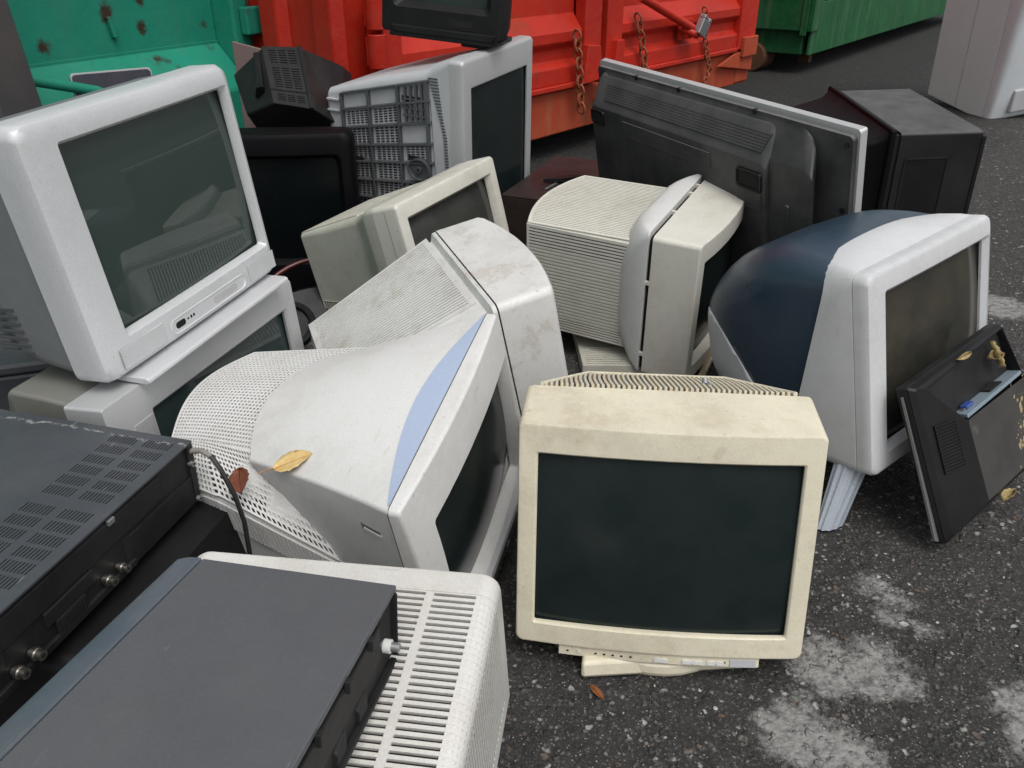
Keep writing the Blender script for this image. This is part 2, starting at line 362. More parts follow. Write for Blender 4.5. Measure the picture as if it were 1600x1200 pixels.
def bezel(par, D, mat, e=.008, r=.018, ri=.008, bow=0.0, bowz=0.0, bev=.007, rc=.014, name='bezel', zb=0.0, rim=None, rs=.004):
    """front frame of a tube set with bevelled opening; returns the frame object"""
    W, H, sw, sh, sb, sx, bd = D['w'], D['h'], D['sw'], D['sh'], D['sb'], D.get('sx', 0), D['bd']; bw = D.get('bw', W); bh = D.get('bh', H)
    f = lambda k: (lambda x, z: k * bd - (1 - k) * (bow * (1 - (2 * x / W) ** 2) + bowz * (1 - (2 * (z - H / 2) / H) ** 2)))
    k = lambda d: d / bd
    L = []
    L.append(rsec(sx - sw / 2, sx + sw / 2, sb, sb + sh, ri, y=f(k(rc))))
    L.append(rsec(sx - sw / 2, sx + sw / 2, sb, sb + sh, ri, y=f(k(rc - .005))))
    L.append(rsec(sx - sw / 2 - bev, sx + sw / 2 + bev, sb - min(bev, .8 * max(sb - zb, .002)), sb + sh + bev, ri, y=f(k(.001))))
    L.append(rsec(sx - sw / 2 - bev - .0015, sx + sw / 2 + bev + .0015, sb - min(bev, .8 * max(sb - zb, .002)) - .001, sb + sh + bev + .0015, ri, y=f(0)))
    L.append(rsec(-W / 2 + e, W / 2 - e, zb + e, H - e, max(r - e * .4, .004), y=f(0)))
    L.append(rsec(-W / 2 + e * .3, W / 2 - e * .3, zb + e * .3, H - e * .3, r, y=f(k(e * .3))))
    L.append(rsec(-W / 2, W / 2, zb, H, r, y=f(k(e))))
    L.append(rsec(-(W + bw) / 4, (W + bw) / 4, zb, (H + bh) / 2, r, y=f(k((bd + e) / 2))))
    L.append(rsec(-bw / 2, bw / 2, zb, bh, r, y=f(1)))
    L.append(rsec(-bw / 2 + .012, bw / 2 - .012, zb + .012, bh - .012, r, y=f(1)))
    mb = MB().loft(L, False, False)
    o = mb.build(name, mat, par, 38)
    return o

def screen(par, D, mat, dome=.012, rc=.014, bow=0.0, bowz=0.0, name='screen', n=18, over=.003):
    W, H, sw, sh, sb, sx, bd = D['w'], D['h'], D['sw'], D['sh'], D['sb'], D.get('sx', 0), D['bd']; mb = MB(); vs = []; fs = []; kk = 1 - rc / bd
    for i in range(n + 1):
        for j in range(n + 1):
            u = -1 + 2 * i / n; v = -1 + 2 * j / n; x = sx + u * (sw / 2 + over); z = sb + sh / 2 + v * (sh / 2 + over)
            y = rc + .002 - dome * (1 - .5 * u * u - .5 * v * v) + dome * .3 - kk * (bow * (1 - (2 * x / W) ** 2) + bowz * (1 - (2 * (z - H / 2) / H) ** 2))
            vs.append((x, y, z))
    for i in range(n):
        for j in range(n): a = i * (n + 1) + j; fs.append((a, a + n + 1, a + n + 2, a + 1))
    b = len(vs)   # solid tube neck behind the glass
    vs += [(sx - sw / 2 + .02, rc + .03, sb + .02), (sx + sw / 2 - .02, rc + .03, sb + .02), (sx + sw / 2 - .02, rc + .03, sb + sh - .02), (sx - sw / 2 + .02, rc + .03, sb + sh - .02)]
    fs.append((b, b + 1, b + 2, b + 3))
    mb.add(vs, fs); return mb.build(name, mat, par, 60)

def shell(par, secs, mat, name='shell', smooth=35, cap0=True):
    """secs: (y, xl, xr, zb, zt, r)"""
    return MB().loft([rsec(a[1], a[2], a[3], a[4], a[5], y=a[0]) for a in secs], cap0, True).build(name, mat, par, smooth)

def pill(mb, x, z, w, h, y0, y1, mat=0, n=8):
    """rounded button standing from y1 (back) to y0 (front)"""
    return mb.loft([rsec(x - w / 2, x + w / 2, z - h / 2, z + h / 2, min(w, h) * .45, 3, 2, y=y1), rsec(x - w / 2, x + w / 2, z - h / 2, z + h / 2, min(w, h) * .45, 3, 2, y=y0)], True, True, mat)

# ================================================================ SETTING
def asphalt():
    m, t, p = newmat('asphalt')
    tc = t.nodes.new('ShaderNodeTexCoord').outputs['Object']
    warp = noise(t, tc, 60, 3, .6, 1)
    def vor(scale, rnd=1.0):
        v = t.nodes.new('ShaderNodeTexVoronoi'); v.inputs['Scale'].default_value = scale; v.inputs['Randomness'].default_value = rnd
        va = t.nodes.new('ShaderNodeVectorMath'); va.operation = 'MULTIPLY_ADD'
        nn = t.nodes.new('ShaderNodeTexNoise'); nn.inputs['Scale'].default_value = scale * 1.3; nn.inputs['Detail'].default_value = 3; t.links.new(tc, nn.inputs['Vector'])
        t.links.new(nn.outputs['Color'], va.inputs[0]); va.inputs[1].default_value = (.9 / scale,) * 3; t.links.new(tc, va.inputs[2])
        t.links.new(va.outputs[0], v.inputs['Vector']); return v
    v1 = vor(50); v2 = vor(118); v3 = vor(330)
    def stones(v, lo, hi, stops):
        sep = t.nodes.new('ShaderNodeSeparateColor'); t.links.new(v.outputs['Color'], sep.inputs[0])
        return ramp(t, sep.outputs[0], stops), ramp(t, v.outputs['Distance'], [(lo, 1.0), (hi, 0.0)])
    base = mix(t, ramp(t, noise(t, tc, 22, 7, .75, 4), [(.3, 0.0), (.7, 1.0)]), (.007, .0068, .0066), (.036, .0345, .033))
    c3, m3 = stones(v3, .30, .5, [(0, (.022, .021, .02)), (.7, (.05, .048, .045)), (.86, (.085, .08, .075)), (.965, (.22, .21, .20)), (1, (.4, .39, .37))])
    c2, m2 = stones(v2, .28, .46, [(0, (.018, .0175, .017)), (.55, (.042, .040, .038)), (.76, (.085, .08, .075)), (.86, (.10, .066, .045)), (.89, (.15, .145, .14)), (.975, (.24, .235, .22)), (1, (.50, .49, .46))])
    c1, m1 = stones(v1, .26, .38, [(0, (.026, .025, .024)), (.40, (.06, .058, .054)), (.68, (.12, .115, .11)), (.80, (.12, .07, .045)), (.84, (.20, .195, .185)), (.93, (.34, .335, .32)), (1, (.58, .57, .54))])
    c = mix(t, m3, base, c3)
    mm2 = t.nodes.new('ShaderNodeMath'); mm2.operation = 'MULTIPLY'; t.links.new(m2, mm2.inputs[0]); t.links.new(ramp(t, noise(t, tc, 30, 3, .5, 31), [(.36, 0.0), (.5, 1.0)]), mm2.inputs[1])
    c = mix(t, mm2.outputs[0], c, c2)
    pick = ramp(t, noise(t, tc, 26, 3, .6, 8), [(.47, 0.0), (.55, 1.0)])
    mm = t.nodes.new('ShaderNodeMath'); mm.operation = 'MULTIPLY'; t.links.new(m1, mm.inputs[0]); t.links.new(pick, mm.inputs[1])
    c = mix(t, mm.outputs[0], c, c1)
    # worn, greyer areas
    big = ramp(t, noise(t, tc, .9, 6, .6, 3), [(.35, 0.0), (.7, 1.0)])
    bm_ = t.nodes.new('ShaderNodeMath'); bm_.operation = 'MULTIPLY'; t.links.new(big, bm_.inputs[0]); bm_.inputs[1].default_value = .10
    c = mix(t, bm_.outputs[0], c, (.105, .10, .095))
    # shade in front of the containers, painted into the asphalt colour
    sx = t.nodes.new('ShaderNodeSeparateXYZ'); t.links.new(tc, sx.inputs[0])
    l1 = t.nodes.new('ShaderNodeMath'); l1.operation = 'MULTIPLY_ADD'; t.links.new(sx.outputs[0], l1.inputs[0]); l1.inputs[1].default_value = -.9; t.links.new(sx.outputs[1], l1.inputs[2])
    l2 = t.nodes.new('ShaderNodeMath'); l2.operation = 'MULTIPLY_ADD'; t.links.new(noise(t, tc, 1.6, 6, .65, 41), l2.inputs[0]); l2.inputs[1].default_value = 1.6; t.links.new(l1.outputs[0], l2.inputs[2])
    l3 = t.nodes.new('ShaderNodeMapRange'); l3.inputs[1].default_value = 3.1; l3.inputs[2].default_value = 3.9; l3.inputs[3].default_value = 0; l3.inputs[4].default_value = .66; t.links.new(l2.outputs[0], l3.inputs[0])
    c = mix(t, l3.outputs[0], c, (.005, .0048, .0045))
    # spilled cement with ragged outlines
    blobs = [(.50, .925, .062), (.565, .935, .05), (.59, .895, .035), (.545, .885, .03), (.636, 1.105, .03), (.655, 1.065, .028), (.64, 1.03, .022), (.675, 1.0, .015), (.41, .80, .06), (.455, .765, .055), (.43, .845, .025), (.76, .845, .045), (.735, .79, .04), (1.5, 2.35, .10), (1.35, 2.15, .05)]
    nz = noise(t, tc, 30, 9, .8, 12); prev = None
    for (x, y, r) in blobs:
        d = t.nodes.new('ShaderNodeVectorMath'); d.operation = 'DISTANCE'; t.links.new(tc, d.inputs[0]); d.inputs[1].default_value = (x, y, 0)
        q = t.nodes.new('ShaderNodeMath'); q.operation = 'MULTIPLY_ADD'; t.links.new(nz, q.inputs[0]); q.inputs[1].default_value = -.15; t.links.new(d.outputs['Value'], q.inputs[2])
        s = t.nodes.new('ShaderNodeMapRange'); s.inputs[1].default_value = r - .066; s.inputs[2].default_value = r - .094; s.inputs[3].default_value = 0; s.inputs[4].default_value = 1
        t.links.new(q.outputs[0], s.inputs[0])
        if prev is None: prev = s.outputs[0]
        else:
            mx = t.nodes.new('ShaderNodeMath'); mx.operation = 'MAXIMUM'; t.links.new(prev, mx.inputs[0]); t.links.new(s.outputs[0], mx.inputs[1]); prev = mx.outputs[0]
    cement = mix(t, noise(t, tc, 90, 5, .7, 20), (.12, .115, .11), (.37, .365, .35))
    cm = t.nodes.new('ShaderNodeMath'); cm.operation = 'MULTIPLY'; t.links.new(prev, cm.inputs[0]); t.links.new(ramp(t, noise(t, tc, 60, 6, .7, 5), [(.34, .2), (.52, 1.0)]), cm.inputs[1])
    c = mix(t, cm.outputs[0], c, cement)
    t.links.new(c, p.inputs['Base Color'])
    t.links.new(ramp(t, v2.outputs['Distance'], [(.1, .55), (.5, .9)]), p.inputs['Roughness'])
    h = t.nodes.new('ShaderNodeMath'); h.operation = 'ADD'
    hm1 = t.nodes.new('ShaderNodeMath'); hm1.operation = 'MULTIPLY'; t.links.new(v2.outputs['Distance'], hm1.inputs[0]); hm1.inputs[1].default_value = -.5
    t.links.new(hm1.outputs[0], h.inputs[0]); t.links.new(mm.outputs[0], h.inputs[1])
    h2 = t.nodes.new('ShaderNodeMath'); h2.operation = 'ADD'; t.links.new(h.outputs[0], h2.inputs[0]); t.links.new(noise(t, tc, 55, 6, .7, 2), h2.inputs[1])
    bp = t.nodes.new('ShaderNodeBump'); bp.inputs['Strength'].default_value = 1.0; bp.inputs['Distance'].default_value = .006
    t.links.new(h2.outputs[0], bp.inputs['Height']); t.links.new(bp.outputs[0], p.inputs['Normal'])
    return m
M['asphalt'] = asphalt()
from mathutils import noise as mn
def ground():
    xs = [-1.2 + .009 * i for i in range(0, 300)]; ys = [.5 + .009 * i for i in range(0, 210)]
    def ext(a):
        lo, hi = a[0], a[-1]; s = .05; L = []; R = []
        while s < 90: L.append(lo - s); R.append(hi + s); s *= 1.7
        return L[::-1] + a + R
    X, Y = ext(xs), ext(ys); v = []; f = []
    for x in X:
        for y in Y:
            z = 0
            if -1.25 < x < 1.6 and .4 < y < 2.5: z = .0032 * mn.noise((x * 40, y * 40, 0)) + .0022 * mn.noise((x * 110, y * 110, 3)) - .003
            v.append((x, y, z))
    n = len(Y)
    for i in range(len(X) - 1):
        for j in range(n - 1): f.append((i * n + j, (i + 1) * n + j, (i + 1) * n + j + 1, i * n + j + 1))
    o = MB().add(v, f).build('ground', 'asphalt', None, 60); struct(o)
ground()

# ---- containers
def profile_panel(mb, x0, x1, prof, mat=0, yback=.03):
    """horizontal trapezoid ribs: prof = [(z, y)] extruded along x"""
    secs = []
    for x in (x0, x1):
        secs.append([(x, y, z) for z, y in prof] + [(x, yback, prof[-1][0]), (x, yback, prof[0][0])])
    return mb.loft(secs, True, True, mat)
def red_container():
    r = root('waste_container', 'red steel container with chained double doors behind the televisions', 'container', (.104, 4.138, 0), (0, 0, 51.2), 'waste containers')
    b = MB().box(-1.12, 2.48, .05, 4.5, .34, 2.1)
    for y in (.10, .42, .74, 1.3, 1.9, 2.5): b.hexa([(-1.12, y - .09, 2.1), (-1.12, y + .09, 2.1), (-1.12, y + .09, .34), (-1.12, y - .09, .34), (-1.16, y - .05, 2.1), (-1.16, y + .05, 2.1), (-1.16, y + .05, .34), (-1.16, y - .05, .34)])
    b.build('body', 'red', r, 35, .006)
    u = MB().box(-1.05, 2.40, -.012, .25, .118, .325)
    for x in (-.5, .9, 2.28): u.box(x - .09, x + .09, -.022, .0, .13, .30)
    u.build('bottom_beam', 'redrust', r, 35, .008)
    for y in (.6, 3.6):
        pass
    MB().box(-.75, -.55, .3, 4.2, .0, .118).box(1.95, 2.15, .3, 4.2, .0, .118).build('runner', 'rust', r, 0, .005)
    prof = [(.36, -.035), (.44, -.035), (.465, .0), (.52, .0), (.55, -.035), (.595, -.035), (.672, .022), (1.10, .022), (1.17, -.035), (1.22, -.035), (1.28, .022), (1.70, .022), (1.77, -.035), (1.95, -.035)]
    for x0, x1, xa, xb in ((-1.0, .49, -.90, .345), (.545, 2.36, .69, 2.12)):
        d = MB(); profile_panel(d, xa, xb, prof)
        d.box(x0, xa, -.05, .04, .345, 2.0); d.box(xb, x1, -.05, .04, .345, 2.0)
        d.box(xa, xb, -.05, .035, .335, .362)
        o = d.build('door', 'red', r, 35, .006)
        if x0 < 0:
            for z0, z1 in ((.42, .545), (.56, .68), (.695, .83), (1.4, 1.55)): MB().cyl((-1.03, -.05, z0), (-1.03, -.05, z1), .036, 14).box(-1.06, -.93, -.045, -.02, z0 + .01, z1 - .01).build('hinge', 'red', o, 40, .003)
            k = MB().hexa([(.33, -.085, .53), (.44, -.085, .52), (.47, -.085, .36), (.30, -.085, .35), (.33, -.04, .53), (.44, -.04, .52), (.47, -.04, .36), (.30, -.04, .35)])
            k.tube([(.50, -.10, .385), (.46, -.11, .35), (.40, -.11, .295), (.375, -.11, .26)], .018, 10).cyl((.47, -.04, .38), (.51, -.13, .38), .028, 12)
            k.tube([(.375, -.11, .26), (.41, -.11, .245), (.47, -.10, .27), (.52, -.10, .262)], .013, 8)
            k.build('latch', 'red', o, 40, .004)
        else:
            k = MB().cyl((.78, -.09, .725), (1.36, -.10, .535), .023, 12).tube([(1.30, -.05, .54), (1.33, -.12, .51), (1.40, -.11, .495), (1.45, -.05, .50)], .02, 10).box(1.31, 1.45, -.055, -.035, .47, .58)
            k.build('locking_bar', 'red', o, 40, .002)
            MB().box(2.16, 2.36, -.075, -.05, .30, .42).hexa([(1.86, -.05, .27), (2.10, -.05, .33), (2.36, -.05, .33), (2.36, -.05, .2), (1.86, -.03, .27), (2.10, -.03, .33), (2.36, -.03, .33), (2.36, -.03, .2)]).build('corner_plate', 'redrust', o, 0, .004)
            MB().hexa([(.60, -.085, .53), (.66, -.085, .53), (.67, -.085, .40), (.575, -.085, .40), (.60, -.045, .53), (.66, -.045, .53), (.67, -.045, .40), (.575, -.045, .40)]).build('latch', 'red', o, 0, .004)
    mw = ROOTS[r.name]
    def chain(pts, n, label, R=.021, thin=.0062):
        P = [mw @ Vector(p) for p in pts]; seg = []
        tot = sum((P[i + 1] - P[i]).length for i in range(len(P) - 1)); c = MB(); o0 = P[0].copy()
        for k in range(n):
            s = tot * (k + .5) / n; i = 0
            while i < len(P) - 2 and s > (P[i + 1] - P[i]).length: s -= (P[i + 1] - P[i]).length; i += 1
            d = (P[i + 1] - P[i]).normalized(); q = P[i] + d * s; nrm = Vector((.779, -.627, 0)) if k % 2 else Vector((.627, .779, 0))
            c.torus(q - o0, R, nrm, thin, d, 1.0 * tot / n / R / 1.60, 14, 6)
        o = c.build('chain', 'chain', None, 60); o.location = o0; tag(o, label, 'chain', 'chains hanging on the red doors')
    chain([(.235, -.075, .60), (.27, -.075, .40), (.30, -.075, .215)], 9, 'long rusty chain beside the door latch of the red container', .022, .0066)
    chain([(.80, -.065, .64), (.86, -.065, .52), (.93, -.065, .33)], 7, 'rusty chain hanging under the locking bar of the red door', .022, .0066)
    chain([(1.57, -.06, .63), (1.60, -.06, .50), (1.66, -.06, .36), (1.72, -.06, .27), (1.66, -.06, .20)], 16, 'thin rusty chain hanging right of the padlock on the red door', .017, .0052)
    q = root('padlock', 'square steel padlock closed on the locking bar of the red door', 'padlock', mw @ Vector((1.42, -.135, .545)), (8, 24, 51.2))
    MB().box(-.045, .045, -.02, .02, -.055, .03).box(-.045, -.012, -.02, .02, .03, .052).box(.018, .045, -.02, .02, .03, .052).build('lock_body', 'steel', q, 0, .005)
    MB().cyl((-.03, 0, .045), (.035, 0, .045), .009, 10).build('shackle', 'steel', q)
red_container()

def spotted(m, spots, col):
    t = m.node_tree; p = t.nodes['Principled BSDF']; tc = t.nodes.new('ShaderNodeTexCoord').outputs['Object']; nz = noise(t, tc, 16, 8, .75, 3)
    c = p.inputs['Base Color'].links[0].from_socket; prev = None
    for (x, y, z, r) in spots:
        d = t.nodes.new('ShaderNodeVectorMath'); d.operation = 'DISTANCE'; t.links.new(tc, d.inputs[0]); d.inputs[1].default_value = (x, y, z)
        q = t.nodes.new('ShaderNodeMath'); q.operation = 'MULTIPLY_ADD'; t.links.new(nz, q.inputs[0]); q.inputs[1].default_value = -.12; t.links.new(d.outputs['Value'], q.inputs[2])
        s = t.nodes.new('ShaderNodeMapRange'); s.inputs[1].default_value = r - .048; s.inputs[2].default_value = r - .072; s.inputs[3].default_value = 0; s.inputs[4].default_value = 1; t.links.new(q.outputs[0], s.inputs[0])
        if prev is None: prev = s.outputs[0]
        else:
            mx = t.nodes.new('ShaderNodeMath'); mx.operation = 'MAXIMUM'; t.links.new(prev, mx.inputs[0]); t.links.new(s.outputs[0], mx.inputs[1]); prev = mx.outputs[0]
    t.links.new(mix(t, prev, c, mix(t, noise(t, tc, 50, 4), tuple(a * .6 for a in col), tuple(a * 1.5 for a in col))), p.inputs['Base Color'])
SPOTS = [(-.491, 0, .77, 0.021), (-.34, 0, .80, 0.019), (-.351, 0, .712, 0.016), (-.761, 0, .685, 0.021), (-.30, -.06, .605, 0.030), (-.33, -.05, .615, 0.024), (-.27, -.07, .59, 0.022), (-.06, 0, .70, 0.013), (-.72, -.07, .575, 0.016), (-.9, 0, .9, 0.032), (-.05, -.03, .625, 0.018), (-.15, -.02, .632, 0.011), (-.4, -.02, .632, 0.010), (-.6, -.02, .632, 0.010)]
spotted(M['green'], SPOTS, (.038, .026, .018))
def teal_container():
    r = root('waste_container', 'teal green container with a sloped ledge and rust spots behind the big silver television', 'container', (-1.177, 3.554, 0), (0, 0, 62.6), 'waste containers')
    b = MB()
    secs = []
    for x in (-4.2, .0): secs.append([(x, 2.2, .14), (x, 2.2, 2.1), (x, 0, 2.1), (x, 0, .628), (x, -.15, .47), (x, -.15, .14)])
    b.loft(secs); b.build('body', 'green', r, 20, .008)
    MB().box(-4.2, .0, -.004, .0, .625, .634).build('weld_seam', 'green', r, 40)
    MB().box(.002, .085, -.10, .3, .0, 2.1).build('corner_post', 'green', r, 0, .01)
    p = MB()
    for x in (.10, .137, .172): p.box(x, x + .03, -.07 + (x - .1) * .2, .2, .05, 2.1)
    p.build('door_edge', rusty('scabby_green_paint', (.035, .13, .09), (.075, .055, .035), 1.0, .7, (.10, .09, .07), .6, streak=.5), r, 0, .006)
    for z in (.655, 1.3):
        MB().box(.03, .205, -.145, -.105, z, z + .10).build('hinge_strap', 'green', r, 0, .006)
    MB().hexa([(-.505, -.02, .755), (-.488, -.02, .755), (-.472, -.02, .685), (-.492, -.02, .685), (-.505, .0, .755), (-.488, .0, .755), (-.472, .0, .685), (-.492, .0, .685)]).build('bracket', 'green', r, 0, .004)
    MB().cyl((-1.10, -.17, .66), (-.70, -.20, .545), .017, 12).build('railing_pipe', 'green', r)
    MB().box(-3.9, -.2, .2, .4, 0, .14).box(-3.9, -.2, 1.8, 2.0, 0, .14).build('runner', 'rust', r, 0)
teal_container()

def green_container():
    r = root('waste_container', 'dark green container on rollers farther back beside the grey enamel cabinet', 'container', (2.35, 7.07, 0), (0, 0, 53.9), 'waste containers')
    MB().box(.0, 6.5, .02, 2.4, .33, 2.2).box(.06, 6.5, .06, 2.3, .15, .33).build('body', 'greendark', r, 0, .01)
    MB().box(-.02, 0, .02, 2.4, .62, .64).box(-.015, .0, .02, .07, .3, 2.2).build('side_seam', 'greendark', r, 0, .004)
    MB().box(.0, .19, -.02, .02, .33, 2.2).build('corner_post', 'greendark', r, 0, .006)
    pf = [(.58, -.02), (.66, -.02), (.70, .005), (.74, -.02), (.80, -.02), (.86, .02), (1.3, .02), (1.36, -.02), (1.44, -.02), (1.5, .02), (2.1, .02)]
    p = MB(); profile_panel(p, .22, 6.4, pf, yback=.06); p.build('side_panel', rusty('fresh_green_paint', (.012, .15, .052), (.05, .04, .03), .3, .35, (.2, .3, .24), .1), r, 25, .004)
    MB().box(.06, 6.5, -.005, .02, .15, .54).build('skirt', 'greendark', r, 0, .006)
    for x in (1.9, 2.5, 3.0):
        MB().tube([(x, -.03, .80), (x + .05, -.09, .74), (x - .04, -.1, .66), (x + .02, -.06, .60)], .018, 8).box(x - .05, x + .07, -.045, -.02, .76, .83).build('tie_hook', 'greendark', r, 40)
    for x, y in ((.0, .45), (.0, 2.0), (5.5, .45)):
        k = MB().cyl((x, y, .115), (x + .26, y, .115), .113, 24, 0); k.build('roller', 'rust', r, 40, .006)
    MB().box(.42, .50, .1, .2, .05, .15).build('stop_block', 'rust', r, 0, .004)
green_container()

def cabinet_white():
    r = root('fridge', 'pale grey enamel fridge with a bulging white door standing on the asphalt', 'fridge', (3.2228, 5.3843, .01), (7.85, -7.78, 12.14))
    MB().box(-.275, .275, .03, .576, .0, 1.35).build('cabinet', 'fridge', r, 0, .008)
    MB().box(-.278, -.275, .28, .284, .02, 1.34).build('side_seam', 'lightgrey', r, 0)
    d = MB(); secs = []
    for z, y0, i in ((.012, -.02, 0), (.03, -.035, 0), (.30, -.075, 0), (.6, -.10, 0), (1.0, -.115, 0), (1.34, -.12, 0)):
        secs.append([(-.275, .026, z), (-.275, y0 * .35, z), (-.25, y0 * .8, z), (-.15, y0, z), (.15, y0, z), (.25, y0 * .8, z), (.275, y0 * .35, z), (.275, .026, z)])
    d.loft(secs); d.build('door', 'fridgewhite', r, 50)
    MB().box(-.17, .17, -.072, -.04, .06, .20).build('grip_recess', 'lightgrey', r, 0, .01)
cabinet_white()
o = None
r = root('cabinet', 'tall dark grey cabinet leaning at the left edge before the teal container', 'cabinet', (-1.46, 2.42, 0), (0, -5.0, -12))
MB().box(-.14, .14, -.08, .08, .10, 1.25).build('cabinet_body', plastic('cabinet_grey_paint', (.05, .05, .054), .45, dust=.15, dustcol=(.09, .09, .09)), r, 0, .006)
MB().box(-.135, .13, -.085, .07, .0, .098).build('plinth', 'white', r, 0, .004)

# ================================================================ FOREGROUND AND CENTRE MONITORS
def cream_monitor():       # E
    D = dict(w=.4308, h=.3566, sw=.3738, sh=.274, sb=.0371, bd=.0953, bw=.4247, bh=.3839)
    r = root('monitor', 'yellowed cream tube monitor facing the viewer with a dark upright screen', 'monitor', (.2194, .9134, .0434), (-11.87, -.49, -6.03), 'discarded tube monitors')
    bezel(r, D, 'cream', e=.004, r=.010, ri=.003, bow=.016, bev=.002, rc=.0085)
    screen(r, D, 'scr_dark', .010, .0085, .016)
    shell(r, [(.0953, -.206, .206, .004, .378, .014), (.105, -.203, .203, .006, .380, .014), (.108, -.2, .2, .008, .378, .016), (.20, -.17, .17, .03, .362, .02), (.30, -.135, .135, .055, .342, .03), (.343, -.1256, .1256, .062, .333, .03)], 'cream')
    zt = lambda y: .380 - (y - .112) * .045 / .229
    ye = lambda x: .341 if abs(x) < .122 else .112 + (.188 - abs(x)) / .066 * .229
    ribs = MB(); gaps = [MB(), MB(), MB()]; n = 47; x0 = -.186; pit = .372 / n; bend = lambda x, t: .006 * math.sin(t * 2.6) * math.sin(x * 14)
    for k in range(n):
        xa = x0 + k * pit; y1 = ye(xa + pit * .5)
        if y1 < .125: continue
        for mb, o0, o1, h in ((ribs, .0, .56, .0042), (gaps[k % 3], .56, 1.0, .0012)):
            secs = []
            for t in (0, .25, .5, .75, 1.0):
                y = .112 + (y1 - .112) * t; q = bend(xa, (y - .112) / .229)
                secs.append([(xa + pit * o0 + q, y, zt(y) - .002), (xa + pit * o1 + q, y, zt(y) - .002), (xa + pit * o1 + q, y, zt(y) + h), (xa + pit * o0 + q, y, zt(y) + h)])
            mb.loft(secs)
    tv = ribs.build('top_vent', 'cream', r, 0, .0005)
    for mb, mt in zip(gaps, ('slottan', 'slotblue', 'slotbrown')): mb.build('vent_gaps', mt, tv, 0)
    zq = lambda y: zt(y) + .0022
    MB().tube([(-.190, .110, zq(.110)), (-.1215, .341, zq(.341)), (.1215, .341, zq(.341)), (.190, .110, zq(.110))], .0036, 8).build('vent_border', 'cream', tv, 50)
    MB().cyl((.069, .205, .364), (.069, .213, .371), .005, 10).cyl((.072, .190, .365), (.075, .186, .372), .003, 8).build('debris', 'steel', tv, 40)
    yc = lambda x: .0015 - .0125 * (1 - (x / .19) ** 2); zs = lambda x: -.0035 - .0
    c = MB().loft([[(x, yc(x), -.0175), (x, yc(x), .004), (x, .05, .004), (x, .05, -.0175)] for x in [-.148 + .302 * i / 20 for i in range(21)]])
    o = c.build('control_strip', 'cream', r, 30, .0012)
    for x in (-.134, -.091, -.078, -.065, -.052, -.038, .102): MB().box(x - .0018, x + .0018, yc(x) - .0007, yc(x) + .001, -.0105, -.008).build('indicator', 'dark', o, 0)
    for x, w in ((.007, .022), (.046, .015), (.0615, .015), (.082, .013), (.0955, .013)): pill(MB(), x, -.0105, w, .006, yc(x) - .0025, yc(x) + .001).build('button', 'white', o, 40)
    pill(MB(), -.117, -.0085, .005, .005, yc(-.117) - .0022, yc(-.117) + .001).build('button', 'white', o, 40)
    MB().hexa([(.110, yc(.110) - .0016, -.0035), (.149, yc(.149) - .0016, -.0035), (.149, yc(.149) - .0016, -.0165), (.110, yc(.110) - .0016, -.0165), (.110, yc(.110) + .003, -.0035), (.149, yc(.149) + .003, -.0035), (.149, yc(.149) + .003, -.0165), (.110, yc(.110) + .003, -.0165)]).build('power_button', 'lightgrey', o, 0, .0006)
    s = MB(); s.loft([rsec(-.145, .145, 0, 1, .3)] * 0 or [[(.235 + .135 * math.cos(a) * (1 if abs(math.cos(a)) < .7 else 1) * k, 1.02 + .125 * math.sin(a) * k, z) for a in [2 * math.pi * i / 32 for i in range(32)]] for z, k in ((.0, .96), (.004, 1), (.022, .98), (.032, .9), (.05, .5))])
    s.hexa([(.106, .900, .030), (.362, .918, .030), (.364, .912, .002), (.104, .893, .002), (.13, 1.06, .030), (.34, 1.06, .030), (.34, 1.06, .002), (.13, 1.06, .002)])
    s.build('stand', 'cream', r, 35, .006, world=True)
    return r
cream_monitor()

